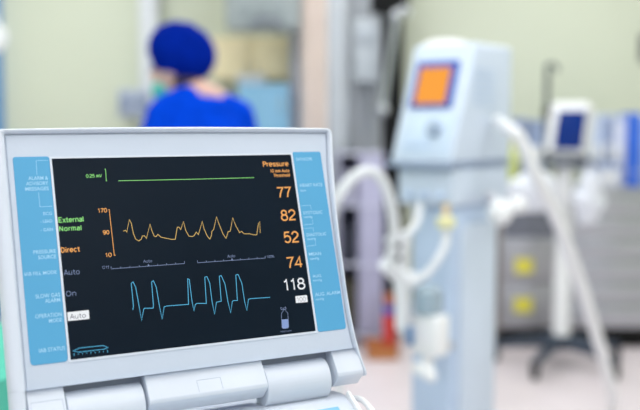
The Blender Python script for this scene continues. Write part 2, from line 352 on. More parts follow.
# added bluish fill through the open side behind the viewer; no windows there
wd = bpy.data.worlds.new('added_cool_fill'); sc.world = wd; wd.use_nodes = True
wd.node_tree.nodes['Background'].inputs['Color'].default_value = (0.80, 0.90, 1.0, 1)
wd.node_tree.nodes['Background'].inputs['Strength'].default_value = 0.56

# ------------------------------------------------------------------ the monitor in front
U = camvec((0.87897594, -0.04070528, 0.47512564)).normalized()
V = camvec((-0.14175263, -0.97361525, 0.17882821)); V = (V - U * V.dot(U)).normalized()
N = U.cross(V)
O = EYE + camvec((-0.24230711, 0.15053147, 0.91406877))
Mx = Matrix((U, V, N)).transposed()
mon = thing('patient_monitor', 'white bedside monitor with black waveform screen between two blue label strips', 'monitor')
W2 = O.copy(); Hz = Vector((U.x, U.y, 0)).normalized(); yaw = math.atan2(Hz.y, Hz.x)
mon.location = (O.x + Hz.x * 0.135, O.y + Hz.y * 0.135, 0)
mon.rotation_euler = (0, 0, yaw)
bpy.context.view_layer.update()
minv = mon.matrix_basis.inverted()
lid = minv @ (Matrix.Translation(O) @ Mx.to_4x4())        # lid frame inside the monitor's frame
def L(o):                                                 # a part modelled in the lid's own frame
    o.matrix_local = lid
    return o
mm = 0.001
def curve(pts):
    def f(v):
        if v >= pts[0][0]: return pts[0][1]
        for (v0, x0), (v1, x1) in zip(pts, pts[1:]):
            if v >= v1:
                u = (v0 - v) / (v0 - v1); return x0 + (x1 - x0) * u
        return pts[-1][1]
    return lambda v: (f(v - 8) + f(v - 4) + f(v) + f(v + 4) + f(v + 8)) / 5
# the lid is waisted on its right side: outer edge and inner groove by height
OUTER = curve([(240, 328.5), (228, 328), (190, 323.5), (150, 319.5), (102, 317), (42, 315.6), (13, 316.3), (-14, 318.4), (-36, 321.8), (-56, 327.5), (-80, 330)])
INNER = curve([(240, 321.5), (228, 321), (190, 316), (150, 313.4), (100, 311.9), (13, 311.6), (-14, 313.6), (-36, 316.8), (-56, 321.5), (-80, 323)])
def waist(x, y, z):
    if x < 300: return x
    s = (x - 320) / 9.0
    if z < -8: return OUTER(y) - (329 - x)
    return INNER(y) * (1 - s) + OUTER(y) * s
def sc_loop(x0, y0, x1, y1, r, z, rb=None, bow=0.0):
    base = rrect(x0, y0, x1, y1, r, z, rb); n_ = len(base); out = []
    for i, p in enumerate(base):
        q = base[(i + 1) % n_]; out.append(p)
        if math.dist(p, q) > 40:
            for k in range(1, 24): out.append(tuple(p[j] + (q[j] - p[j]) * k / 24 for j in range(3)))
    res = []
    for x, y, zz in out:
        yy = y + (bow * max(0, 1 - ((x - 135) / 196) ** 2) if y > y1 - r - 0.5 else 0)
        res.append((waist(x, y, zz) * mm if bow else x * mm, yy * mm, zz * mm))
    return res
# shell with its raised rim
sh = MB()
sh.loops([sc_loop(-44, -20, 316, 224, 8, -40, 1, 2), sc_loop(-55, -24, 325, 230.5, 9, -34, 1, 2.4), sc_loop(-59, -24, 329, 233, 9, -12, 1, 2.4),
          sc_loop(-58.5, -24, 328.5, 233, 9, 0, 1, 2.4), sc_loop(-56.5, -24, 327.5, 232.5, 8, 3.5, 1, 2.3), sc_loop(-53, -24, 325.5, 231.6, 7, 5, 1, 2), sc_loop(-49, -24, 323, 230.6, 5, 5, 1, 1.7),
          sc_loop(-46, -24, 321.2, 229.6, 3, 3.6, 1, 1.4), sc_loop(-44.6, -24, 320.4, 228.8, 2, 1, 1, 1.2), sc_loop(-44.4, -24, 320.2, 228.6, 2, -2, 1, 1.2)])
housing = L(sh.build('housing', WHITE, mon, 40))
bz = MB()
bz.loops([sc_loop(-43.2, -24.2, 319, 227.2, 2, -2, .2, 1.1), sc_loop(-43.2, -24.2, 319, 227.2, 2, -0.5, .2, 1.1), sc_loop(-42.6, -24.1, 318.4, 226.6, 2, 0, .2, 1.1)], cap0=False)
bezel = L(bz.build('bezel', BEZEL, mon, 25))
# lip around the display
lp = MB()
lp.ribbon([(-1.2 * mm, -1.2 * mm), (271.2 * mm, -1.2 * mm), (271.2 * mm, 203.7 * mm), (-1.2 * mm, 203.7 * mm)], 2.2 * mm, -0.2 * mm, 0.7 * mm, True)
L(lp.build('display_lip', WHITE, mon, None))
sb = MB(); sb.loops([sc_loop(0, 0, 270, 202.5, 1, -1), sc_loop(0, 0, 270, 202.5, 1, 0.35)], cap0=False)
screen = L(sb.build('screen', SCREEN, mon, None)); screen['label'] = 'black glass display with coloured traces'
def panel(name, x0, y0, x1, y1, label, rt, rbm):
    b = MB(); b.loops([sc_loop(x0, y0, x1, y1, rt, -0.5, rbm), sc_loop(x0, y0, x1, y1, rt, 0.3, rbm), sc_loop(x0 + .3, y0 + .3, x1 - .3, y1 - .3, rt, 0.5, rbm)], cap0=False)
    o = L(b.build(name, BLUE_LABEL, mon, 25)); o['label'] = label
    return o
pl = panel('label_strip', -38, -1.2, -2.4, 205, 'blue strip with alarm and source captions', 2.5, 4)
pr = panel('label_strip', 272.6, -1.6, 309, 205.6, 'blue strip with heart rate and pressure captions', 2, 3)
for strip, caps_, lines in ((pl, LEFT_CAPTIONS, LEFT_LINES), (pr, RIGHT_CAPTIONS, RIGHT_LINES)):
    for (s, x0, x1, y, h) in caps_: words('printed_caption', s, x0 * mm, x1 * mm, y * mm, h * mm, 0.58 * mm, PRINT, strip, 0.012)
    lb = MB()
    for ln in lines: lb.ribbon([(x * mm, y * mm) for x, y in ln], 0.42 * mm, 0.5 * mm, 0.56 * mm)
    lb.build('printed_bracket', PRINT, strip, None)
GL = {'green': glow('green_pixels', (146, 226, 132)), 'orange': glow('orange_pixels', (250, 178, 104)), 'grey': glow('grey_pixels', (128, 144, 178)),
      'white': glow('white_pixels', (240, 244, 248)), 'blue': glow('blue_pixels', (96, 190, 232)), 'yellow': glow('yellow_pixels', (226, 190, 116)), 'fill': glow('slate_pixels', (140, 162, 210))}
for (s, x0, x1, y, h, ck, wt, desc) in SCREEN_TEXT:
    lab = desc + ' ' + s.replace('%', ' percent')
    if s.isdigit(): numerals('numeric_reading', s, x0 * mm, x1 * mm, y * mm, h * mm, 0.45 * mm, GL[ck], screen, 0.135 if h > 7 else 0.17, lab)
    else: numerals('screen_word', s, x0 * mm, x1 * mm, y * mm, h * mm, 0.45 * mm, GL[ck], screen, {.03: .17, .02: .17, .01: .16, 0: .11}[wt], lab)
def trace(name, pts, w, ck, label, closed=False):
    o = MB().ribbon([(x * mm, y * mm) for x, y in pts], w * 0.82 * mm, 0.3 * mm, 0.42 * mm, closed).build(name, GL[ck], screen, None); o['label'] = label
    return o
trace('waveform', GREEN_LINE, 0.8, 'green', 'flat green heart trace')
trace('calibration_mark', GREEN_CAL, 0.8, 'green', 'short green calibration bar')
trace('scale_axis', AXIS, 0.8, 'orange', 'orange pressure axis')
trace('waveform', ARTERIAL, 0.8, 'yellow', 'amber peaked pressure wave')
trace('waveform', BALLOON, 0.85, 'blue', 'blue square balloon wave')
trace('status_bar', STATUS_HEX, 0.7, 'blue', 'long blue pointed status outline', True)
for A in (SCALE_A, SCALE_B):
    (xa, ya), (xb, yb) = A
    b = MB(); b.ribbon([(xa * mm, ya * mm), (xb * mm, yb * mm)], 0.55 * mm, 0.3 * mm, 0.42 * mm)
    for k in range(9):
        x = xa + (xb - xa) * k / 8; y = ya + (yb - ya) * k / 8
        if k == 4: b.prism([((x - 1.3) * mm, y * mm), ((x + 1.3) * mm, y * mm), (x * mm, (y + 2.6) * mm)], 'z', 0.3 * mm, 0.42 * mm)
        else: b.ribbon([(x * mm, y * mm), (x * mm, (y + (2.6 if k in (0, 8) else 1.7)) * mm)], 0.55 * mm, 0.3 * mm, 0.42 * mm)
    b.build('tick_scale', GL['grey'], screen, None)
(xa, ya), (xb, yb) = STATUS_TICKS
b = MB()
for k in range(9):
    x = xa + (xb - xa) * k / 8; y = ya + (yb - ya) * k / 8; h = (2.4, 1.2, 1.2, 1.2, 2.2, 1.2, 1.2, 1.2, 2.4)[k]
    b.ribbon([(x * mm, (y - h / 2) * mm), (x * mm, (y + h / 2) * mm)], 0.55 * mm, 0.3 * mm, 0.42 * mm)
b.build('status_ticks', GL['blue'], screen, None)
def patch(name, pts, ck, label):
    o = MB().prism([(x * mm, y * mm) for x, y in pts], 'z', 0.3 * mm, 0.40 * mm).build(name, GL[ck], screen, None); o['label'] = label
    return o
INK = glow('ink_pixels', (70, 74, 96))
patch('highlight_box', BOX_AUTO, 'white', 'white box behind dark word'); s, x0, x1, y, h = BOX_AUTO_TEXT
numerals('screen_word', s, x0 * mm, x1 * mm, y * mm, h * mm, 0.5 * mm, INK, screen, 0.11, 'dark Auto on white box')
patch('highlight_box', BOX_HUNDRED, 'white', 'white box under the white 118'); s, x0, x1, y, h = BOX_HUNDRED_TEXT
numerals('numeric_reading', s, x0 * mm, x1 * mm, y * mm, h * mm, 0.5 * mm, glow('pale_ink_pixels', (170, 172, 176)), screen, 0.12, 'pale grey 100 on white box')
b = MB(); b.ribbon([(x * mm, y * mm) for x, y in BOTTLE], 0.5 * mm, 0.3 * mm, 0.42 * mm, True); b.ribbon([(x * mm, y * mm) for x, y in BOTTLE_CAP], 0.5 * mm, 0.3 * mm, 0.42 * mm)
b.build('gas_bottle_symbol', GL['grey'], screen, None)
patch('gas_level', BOTTLE_FILL, 'fill', 'slate blue fill of gas bottle symbol')
# chin: three covers with a hinge barrel in each gap
CH = [(-24.2, -38), (-24.2, 0), (-26.5, 0.6), (-49, 9), (-53, 8.5), (-56, 5), (-63, -8), (-63, -36), (-58, -40)]
def chin(x0, x1, pts=CH, bev=0.8):
    b = MB(); b.prism([(y * mm, z * mm) for y, z in pts], 'x', x0 * mm, x1 * mm, bev * mm, 2)
    return b
c1 = L(chin(-44.2, -9.5).build('hinge_cover', WHITE, mon, 40))
c2 = L(chin(71.5, 200.5).build('hinge_cover', WHITE, mon, 40))
c3 = L(chin(285.5, 318).build('hinge_cover', WHITE, mon, 40))
# rim carried down either side of the chin
RIM = [(-55, -34), (-59, -12), (-58.5, 0), (-56.5, 3.5), (-53, 5), (-49, 5), (-46, 3.6), (-44.6, 1), (-44.6, -34)]
RIM2 = [(325, -34), (329, -12), (328.5, 0), (327.5, 3.5), (325.5, 5), (323, 5), (321.2, 3.6), (320.4, 1), (320.4, -34)]
for prof_, yb_ in ((RIM, -66), (RIM2, -56)):
    b = MB(); P_ = [(x * mm, z * mm) for x, z in prof_]; cx_ = sum(p[0] for p in P_) / len(P_)
    ys_ = [-24.0 + (yb_ + 5 + 24.0) * q / 8 for q in range(9)]
    b.loops([[(waist((cx_ + (x - cx_) * k) / mm, yy, z / mm) * mm, yy * mm, -0.012 + (z + 0.012) * k) for x, z in P_] for k, yy in [(1, y_) for y_ in ys_] + [(0.93, yb_ + 1.5), (0.75, yb_)]])
    L(b.build('side_rim', WHITE, mon, 40))
for xa, xb in ((-9.5, 71.5), (200.5, 285.5)):
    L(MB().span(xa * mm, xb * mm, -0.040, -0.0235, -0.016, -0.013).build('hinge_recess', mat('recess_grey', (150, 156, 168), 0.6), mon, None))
# thin moulded outlines on the covers
def onchin(t): return (-26.5 - 22.5 * t, 0.6 + 8.4 * t)
SEAM = mat('moulding_shade', (176, 188, 204), 0.6)
for cov, xs in ((c2, (124, 150)), (c1, (-42, -12))):
    b = MB()
    for (xa, ta), (xb, tb) in (((xs[0], .42), (xs[1], .42)), ((xs[0], .42), (xs[0], .95)), ((xs[1], .42), (xs[1], .95))):
        ya, za = onchin(ta); yb, zb = onchin(tb)
        b.tube([(xa * mm, ya * mm, (za + .1) * mm), (xb * mm, yb * mm, (zb + .1) * mm)], 0.22 * mm, 6)
    b.build('latch_outline', SEAM, cov)
for xa, xb in ((-8, 68.5), (202, 279)):
    b = MB(); P = []
    for k in range(0, 25):
        a = R(200 - 240 * k / 24); P.append((-50.5 + 24 * math.cos(a - R(90)) * 1.0, -9 + 24 * math.sin(a - R(90)) * 1.0))
    ring = [(-51 + 22 * math.cos(R(t)), -14 + 19.5 * math.sin(R(t))) for t in range(-20, 171, 10)]
    ring = ring + [(-77, -13), (-104, -19), (-104, -31), (-60, -31)]
    b.prism([(y * mm, z * mm) for y, z in ring], 'x', xa * mm, xb * mm, 1.2 * mm, 2)
    L(b.build('hinge_barrel', WHITE, mon, 50))
# console under the lid, in the monitor's upright frame
inv = lid.inverted()
def lidpt(x, y, z): return lid @ Vector((x * mm, y * mm, z * mm))
BR = lidpt(302, -76, 0)             # rear right corner of the keypad deck
BL = lidpt(-46, -76, 0)
SL = R(30); dep = 0.26
zt = BR.z
prof = [(BR.y + 0.12, zt - 0.012), (BR.y + 0.02, zt), (BR.y, zt), (BR.y - dep * math.cos(SL), zt - dep * math.sin(SL)), (BR.y - dep * math.cos(SL), zt - dep * math.sin(SL) - 0.03), (BR.y + 0.02, zt - 0.30), (BR.y + 0.12, zt - 0.30)]
b = MB(); b.prism(prof, 'x', BL.x, BR.x, 0.004, 3)
console = b.build('keypad_console', WHITE, mon, 40)
def deck(u, d, h=0.0):              # u along the deck from its right edge, d down the slope
    return Vector((BR.x - u, BR.y - d * math.cos(SL) - h * math.sin(SL), zt - d * math.sin(SL) + h * math.cos(SL)))
def deckbox(name, u0, u1, d0, d1, h0, h1, m, par, bev=0.0):
    c = (deck(u0, d0, h0) + deck(u1, d1, h1)) / 2
    return MB().box(c, (abs(u1 - u0), abs(d1 - d0), abs(h1 - h0)), Matrix.Rotation(SL, 3, 'X'), bev).build(name, m, par)
deckbox('deck_rail', 0.000, 0.005, -0.004, 0.255, -0.004, 0.006, PURE, mon, 0.002)
k1 = deckbox('keypad_label', 0.022, 0.085, 0.012, 0.20, -0.002, 0.0006, mat('pale_blue_label', (132, 196, 226), 0.5, var=0.02), mon)
deckbox('keypad_label', 0.12, 0.33, 0.03, 0.20, -0.002, 0.0006, mat('pale_blue_label', (132, 196, 226), 0.5), mon)
for i in range(5):
    for j in range(3):
        deckbox('key', 0.135 + i * 0.038, 0.163 + i * 0.038, 0.05 + j * 0.045, 0.078 + j * 0.045, 0, 0.004, PURE, mon, 0.0015)
# carrying handle along the right side of the console
hp = [Vector((BR.x + 0.004, BR.y + 0.02, zt - 0.012)), Vector((BR.x + 0.018, BR.y - 0.005, zt - 0.010)), Vector((BR.x + 0.020, BR.y - 0.10, zt - 0.065)), Vector((BR.x + 0.020, BR.y - 0.2, zt - 0.125)), Vector((BR.x + 0.002, BR.y - 0.23, zt - 0.15))]
MB().tube(hp, 0.0034, 12, 8).build('carry_handle', PURE, mon)
# wheeled pedestal
b = MB(); b.span(BL.x + 0.03, BR.x - 0.03, -0.02, 0.30, 0.14, zt - 0.29, 0.02, 3); b.build('pedestal', EQUIP_BLUE, mon)
b = MB(); b.span(BL.x + 0.0, BR.x, -0.10, 0.36, 0.09, 0.15, 0.015, 3); b.build('base', WHITE, mon)
def caster(par, x, y, r=0.04, top=0.09, name='caster'):
    b = MB(); b.lathe([(r * .3, -0.014), (r * .92, -0.014), (r, -0.008), (r, 0.008), (r * .92, 0.014), (r * .3, 0.014)], (x, y, r), 20, Matrix.Rotation(R(90), 3, 'Y'))
    b.span(x - 0.02, x - 0.016, y - r * .4, y + r * .4, r * .8, top + .002); b.span(x + 0.016, x + 0.02, y - r * .4, y + r * .4, r * .8, top + .002)
    b.span(x - 0.02, x + 0.02, y - r * .4, y + r * .4, top - 0.01, top + .002)
    return b.build(name, DARK, par, 40)
for x in (BL.x + .05, BR.x - .05):
    for y in (-0.06, 0.32): caster(mon, x, y)

# ------------------------------------------------------------------ person in blue scrubs
px_, py_ = ax(201, 3.78), 3.80
person = tag(bpy.data.objects.new('person', None), 'person in blue scrubs, blue surgical cap and teal mask, seen from behind', 'person'); COL.objects.link(person)
person.location = (px_, py_, 0); person.rotation_euler = (0, 0, R(-148))
SKIN = mat('skin', (226, 184, 168), 0.55, var=0.05, scale=20)
SCRUB = mat('royal_blue_scrubs', (3, 66, 206), 0.9, spec=0.03, var=0.10, scale=14, bump=0.2)
CAP = mat('deep_blue_cap', (3, 34, 142), 0.9, spec=0.02, var=0.14, scale=22, bump=0.3)
HAIR = mat('dark_hair', (52, 38, 36), 0.6)
HYAW = Matrix.Rotation(R(40), 3, 'Z') @ Matrix.Rotation(R(18), 3, 'X')
HC = Vector((0.062, -0.115, 1.517))
def hd(x, y, z): return HC + HYAW @ Vector((x, y, z))
RM = lambda v, it=6: (('REMESH', dict(mode='VOXEL', voxel_size=v, use_smooth_shade=True)), ('SMOOTH', dict(factor=0.5, iterations=it)))
b = MB()
b.ell((0, 0.0, 0.94), (0.165, 0.11, 0.13)); b.ell((0, 0, 1.10), (0.14, 0.095, 0.15)); b.ell((0, 0, 1.24), (0.16, 0.11, 0.17))
b.caps((-0.14, 0, 1.355), (0.14, 0, 1.355), 0.05, 0.05)
for s in (-1, 1): b.caps((0, -0.005, 1.43), (s * 0.12, 0.0, 1.375), 0.05, 0.042)
b.caps((0, 0.0, 1.38), hd(0, 0.025, -0.07), 0.058, 0.052)
b.ell(HC, (0.074, 0.095, 0.108), HYAW); b.ell(hd(0, -0.03, -0.06), (0.055, 0.062, 0.06), HYAW)
b.ell(hd(0, -0.100, -0.012), (0.012, 0.018, 0.024), HYAW); b.ell(hd(0, -0.088, 0.02), (0.05, 0.014, 0.012), HYAW)
for s in (-1, 1):
    b.ell(hd(s * 0.076, 0.012, -0.01), (0.010, 0.02, 0.032), HYAW)
    sh_, el, wr = Vector((s * 0.175, 0, 1.35)), Vector((s * 0.235, -0.03, 1.08)), Vector((s * 0.15, -0.24, 1.02))
    b.caps(sh_, el, 0.050, 0.040); b.caps(el, wr, 0.040, 0.027)
    d = (wr - el).normalized(); side = Vector((0, 0, 1)).cross(d).normalized() * s
    palm = wr + d * 0.085
    b.caps(wr, palm, 0.026, 0.03); b.caps(wr + side * 0.012, palm + side * 0.022, 0.018, 0.016); b.caps(wr - side * 0.012, palm - side * 0.022, 0.018, 0.016)
    for k, ln in enumerate((0.068, 0.078, 0.072, 0.056)):
        r0 = palm + side * (0.030 - 0.020 * k); m1 = r0 + d * ln * .5 + Vector((0, 0, -0.006)); m2 = m1 + (d + Vector((0, 0, -0.7))).normalized() * ln * .5
        b.caps(r0, m1, 0.0095, 0.009, 10); b.caps(m1, m2, 0.009, 0.0075, 10)
    t0 = wr + d * 0.03 + side * 0.03; t1 = t0 + d * 0.03 + side * 0.022; b.caps(t0, t1, 0.011, 0.010, 10); b.caps(t1, t1 + d * 0.03, 0.010, 0.008, 10)
    hp_, kn, an = Vector((s * 0.09, 0, 0.88)), Vector((s * 0.10, -0.015, 0.48)), Vector((s * 0.10, 0.02, 0.09))
    b.caps(hp_, kn, 0.082, 0.055); b.caps(kn, an, 0.054, 0.036); b.caps(an, an + Vector((0, -0.12, -0.045)), 0.036, 0.03)
body = b.build('body', SKIN, person, 180, mods=RM(0.006, 4))
b = MB()
b.ell((0, 0, 0.95), (0.19, 0.135, 0.16)); b.ell((0, 0, 1.10), (0.175, 0.125, 0.17)); b.ell((0, 0, 1.24), (0.188, 0.132, 0.165))
b.caps((-0.15, 0, 1.34), (0.15, 0, 1.34), 0.068, 0.068); b.ell((0, 0.03, 1.36), (0.12, 0.075, 0.055)); b.caps((0.07, 0.01, 1.40), (0.15, 0, 1.36), 0.058, 0.06); b.caps((-0.10, 0.01, 1.37), (-0.15, 0, 1.35), 0.058, 0.06)
for s in (-1, 1): b.caps((s * 0.165, 0, 1.335), (s * 0.215, -0.02, 1.17), 0.069, 0.068)
top = b.build('scrub_top', SCRUB, person, 180, mods=RM(0.010, 8))
b = MB(); b.ell((0, 0, 0.92), (0.185, 0.13, 0.13))
for s in (-1, 1):
    b.caps((s * 0.09, 0, 0.88), (s * 0.102, -0.01, 0.48), 0.10, 0.078); b.tube([(s * 0.102, -0.01, 0.48), (s * 0.102, 0.012, 0.09)], [0.078, 0.07], 20)
b.build('scrub_trousers', SCRUB, person, 180, mods=RM(0.010, 8))
cp = MB(); cp.ell(hd(-0.006, 0.050, 0.062), (0.123, 0.145, 0.122), HYAW @ Matrix.Rotation(R(-42), 3, 'X'), 48, 32)
for v in cp.bm.verts: v.co += (v.co - HC).normalized() * 0.006 * noise.noise(v.co * 28)
cap = cp.build('surgical_cap', CAP, person, 180)
cb = MB(); cb.tube([hd(0.088 * math.sin(R(a)), -0.098 * math.cos(R(a)) + .01, 0.045 - 0.05 * (1 - math.cos(R(a)))) for a in range(0, 361, 15)], 0.006, 8); cb.build('cap_band', CAP, cap)
b = MB(); b.ell(hd(0, 0.055, -0.062), (0.062, 0.048, 0.04), HYAW, 32, 20); b.ell(hd(0.05, 0.03, -0.05), (0.02, 0.04, 0.03), HYAW); b.ell(hd(-0.05, 0.03, -0.05), (0.02, 0.04, 0.03), HYAW)
for v in b.bm.verts: v.co += (v.co - HC).normalized() * 0.005 * noise.noise(v.co * 60)
b.build('hair', HAIR, person, 180)
TEAL = mat('teal_mask', (84, 190, 178), 0.8, var=0.06, bump=0.2)
b = MB(); b.ell(hd(0, -0.062, -0.062), (0.062, 0.062, 0.058), HYAW, 32, 20)
mk = b.build('face_mask', TEAL, person, 180)
b = MB()
for s in (-1, 1): b.tube([hd(s * 0.055, -0.07, -0.045), hd(s * 0.078, -0.02, -0.02), hd(s * 0.084, 0.02, 0.0)], 0.002, 6, 6)
b.build('ear_loop', PURE, mk)
for s in (-1, 1):
    e = MB(); e.ell(hd(s * 0.03, -0.086, 0.006), (0.012, 0.010, 0.008), HYAW); e.build('eye', mat('eye_white', (228, 226, 224), 0.3), person, 180)
    e = MB(); e.tube([hd(s * 0.014, -0.098, 0.026), hd(s * 0.03, -0.094, 0.031), hd(s * 0.048, -0.082, 0.026)], 0.004, 8, 4); e.build('eyebrow', HAIR, person, 180)
    f = MB(); f.ell((s * 0.10, -0.05, 0.045), (0.048, 0.13, 0.045)); f.span(s * 0.10 - .044, s * 0.10 + .044, -0.165, 0.07, 0, 0.03, .012)
    f.build('shoe', PURE, person, 60)

# ------------------------------------------------------------------ operating table with teal drape, left of the monitor
tb = thing('operating_table', 'operating table under a teal drape, left edge behind the monitor', 'table', (-1.48, 2.35, 0))
MB().span(-0.28, 0.28, -0.5, 0.5, 0, 0.10, 0.02, 3).build('base', STEEL, tb)
MB().span(-0.14, 0.14, -0.18, 0.18, 0.10, 0.72, 0.01).build('column', STEEL, tb)
MB().span(-0.30, 0.30, -0.9, 0.75, 0.72, 0.80, 0.015, 3).build('tabletop', DARK, tb)
TEALD = mat('teal_drape', (72, 178, 156), 0.85, var=0.08, scale=10, bump=0.2)
def drape(cx, cy, hx, hy, ztop, zlow):
    t = MB(); nper, nrow = 160, 26
    per = []
    for k in range(nper):
        a = 2 * math.pi * k / nper; c, s_ = math.cos(a), math.sin(a); e = 0.22
        per.append((math.copysign(abs(c) ** e, c) * hx, math.copysign(abs(s_) ** e, s_) * hy, k))
    L_ = []
    for j in range(nrow + 1):
        row = []
        for x, y, k in per:
            if j <= 8: f = 0.15 + 0.85 * j / 8; row.append((cx + x * f, cy + y * f, ztop + 0.012 * noise.noise(Vector((x * f * 6, y * f * 6, 0)))))
            else:
                q = (j - 8) / (nrow - 8); w = 0.035 * q * math.sin(k * 2 * math.pi / nper * 22 + 1.5 * math.sin(k * .21)) + 0.03 * q
                ln = math.hypot(x / hx, y / hy); nx, ny = (x / hx) , (y / hy)
                row.append((cx + x + nx * w, cy + y + ny * w, ztop - 0.005 - q * (ztop - zlow - 0.05 * math.sin(k * 2 * math.pi / nper * 5))))
        L_.append(row)
    t.loops(L_, True, False)
    return t
tag(drape(-1.48, 2.27, 0.335, 0.88, 0.818, 0.28).build('surgical_drape', TEALD, None, 60, mods=(('SOLIDIFY', dict(thickness=0.003, offset=1)),)), 'teal cloth drape hanging in folds over the operating table', 'drape')
# second bench closer to the monitor whose teal cover shows at the photo's lower left corner
bn = thing('instrument_table', 'small steel instrument table under wrinkled teal cloth, beside monitor at lower left', 'table', (-0.72, 1.62, 0))
for sx in (-1, 1):
    for sy in (-1, 1): MB().tube([(sx * .17, sy * .2, 0.0), (sx * .17, sy * .2, 0.86)], 0.012, 12).build('leg', STEEL, bn)
MB().span(-0.2, 0.2, -0.23, 0.23, 0.86, 0.885, 0.006).build('tabletop', STEEL, bn)
tag(drape(-0.72, 1.62, 0.215, 0.245, 0.898, 0.42).build('table_cover', TEALD, None, 60, mods=(('SOLIDIFY', dict(thickness=0.003, offset=1)),)), 'wrinkled teal cloth over the small table, showing at lower left corner', 'cloth')

# ------------------------------------------------------------------ things along the back wall, left part
sp = thing('wall_socket_panel', 'grey double socket panel on the pale wall left of the person', 'socket', (ax(135, 6.2), 6.198, az(103, 6.2)))
SG = mat('socket_grey', (186, 196, 212), 0.5)
b = MB(); b.span(-0.105, 0.10, -0.02, 0, -0.09, 0.09, 0.006); b.span(-0.10, 0.035, 0, 0.102, -0.08, 0.08, 0.003); b.build('backplate', SG, sp)
for x in (-0.052, 0.048):
    so = MB().span(x - 0.036, x + 0.036, -0.034, -0.018, -0.06, 0.06, 0.004).build('socket', mat('socket_insert', (140, 152, 180), 0.5), sp)
    b = MB()
    for dx in (-.012, .012): b.lathe([(0.005, 0), (0.005, 0.001)], (x + dx, -0.034, 0.0), 12, Matrix.Rotation(R(90), 3, 'X'))
    b.build('pin_hole', DARK, so)
wc = thing('wall_cabinet', 'cream wall cabinet hanging on the wall to the right of the blue cap', 'cabinet', (0, 6.3, 0))
CREAM = mat('cream_laminate', (246, 232, 192), 0.55, var=0.03)
xa, xb, zb, zt_ = ax(212, 5.95), ax(292, 5.95), az(79, 5.95), az(37, 5.95)
MB().span(xa, xb, -0.35, 0, zb, zt_, 0.004).build('body', CREAM, wc)
for i in range(2):
    w = (xb - xa) / 2
    d = MB().span(xa + i * w + 0.006, xa + (i + 1) * w - 0.006, -0.37, -0.35, zb + 0.006, zt_ - 0.006, 0.003).build('door', CREAM, wc)
    hx = xa + w + (-0.03 if i == 0 else 0.03)
    MB().tube([(hx, -0.37, zb + 0.04), (hx, -0.395, zb + 0.04), (hx, -0.395, zb + 0.10), (hx, -0.37, zb + 0.10)], 0.004, 8, 3).build('handle', CHROME, d)
pd = thing('ceiling_pendant', 'grey supply column hanging from the ceiling above the cream cabinet', 'pendant', (0, 5.4, 0))
PG = mat('pendant_grey', (158, 168, 170), 0.5, var=0.03)
MB().span(ax(226, 5.4), ax(300, 5.4), 0, 0.3, az(28, 5.4), 2.6, 0.015, 3).build('column', PG, pd)
MB().span(ax(252, 5.4), ax(276, 5.4), 0.08, 0.22, 2.58, ZC, 0.005).build('ceiling_mount', TRIM, pd)
MB().tube([(ax(250, 5.36), -0.03, az(24, 5.36)), (ax(266, 5.36), -0.04, az(20, 5.36)), (ax(281, 5.36), -0.03, az(24, 5.36)), (ax(283, 5.36), 0.0, az(31, 5.36))], 0.022, 12, 6).build('hose_hook', mat('mid_grey_plastic', (120, 128, 136), 0.5), pd)
for k in range(3): MB().span(ax(240 + k * 16, 5.4), ax(251 + k * 16, 5.4), -0.008, 0.01, az(15, 5.4), az(6, 5.4), 0.003).build('gas_outlet', mat('outlet_grey', (142, 152, 156), 0.5), pd)
bc = thing('blue_cupboard', 'light blue floor cupboard behind the person below the cream cabinet', 'cupboard', (0, 5.55, 0))
LB = mat('light_blue_laminate', (122, 172, 204), 0.5, var=0.03)
xa, xb, zt_ = ax(238, 5.55), ax(288, 5.55), az(84, 5.55)
MB().span(xa, xb, 0, 0.45, 0.06, zt_, 0.004).build('body', LB, bc)
MB().span(xa + .02, xb - .02, 0.03, 0.43, 0, 0.06).build('plinth_or_shade_block', DARK, bc)
for i in range(2):
    z0, z1 = (0.08, 0.74) if i == 0 else (0.76, zt_ - 0.02)
    d = MB().span(xa + 0.008, xb - 0.008, -0.018, 0, z0, z1, 0.003).build('door', LB, bc)
    MB().tube([(xb - .04, -0.018, z1 - .14), (xb - .04, -0.045, z1 - .14), (xb - .04, -0.045, z1 - .05), (xb - .04, -0.018, z1 - .05)], 0.005, 8, 3).build('handle', CHROME, d)
bx = thing('carton', 'grey white carton lying on the light blue cupboard', 'box', (ax(252, 5.75), 5.75, zt_))
MB().span(-0.08, 0.08, -0.1, 0.1, 0, 0.055, 0.003).build('body', mat('grey_card', (196, 200, 204), 0.7), bx); MB().span(-0.083, 0.083, -0.103, 0.103, 0.048, 0.062, 0.003).build('lid', mat('grey_card', (196, 200, 204), 0.7), bx)
# examination lamp at the left edge
el = thing('examination_lamp', 'white round lamp head on a ceiling arm at the left edge', 'lamp', (ax(-6, 4.6), 4.6, 0))
zc_ = az(38, 4.6)
MB().lathe([(0.012, -0.06), (0.055, -0.05), (0.075, -0.02), (0.078, 0.0), (0.07, 0.014), (0.03, 0.018)], (0, 0, zc_), 28, Matrix.Rotation(R(70), 3, 'X')).build('lamp_shade', PURE, el)
MB().tube([(0, 0.05, zc_ + .02), (-0.05, 0.12, zc_ + .15), (-0.30, 0.2, zc_ + .3), (-0.45, 0.2, zc_ + 0.4), (-0.45, 0.2, ZC - .02)], 0.016, 12, 8).build('arm', TRIM, el)
MB().lathe([(0.06, 0), (0.06, -.03), (0.02, -.05)][::-1], (-0.45, 0.2, ZC), 20).build('ceiling_plate', TRIM, el)

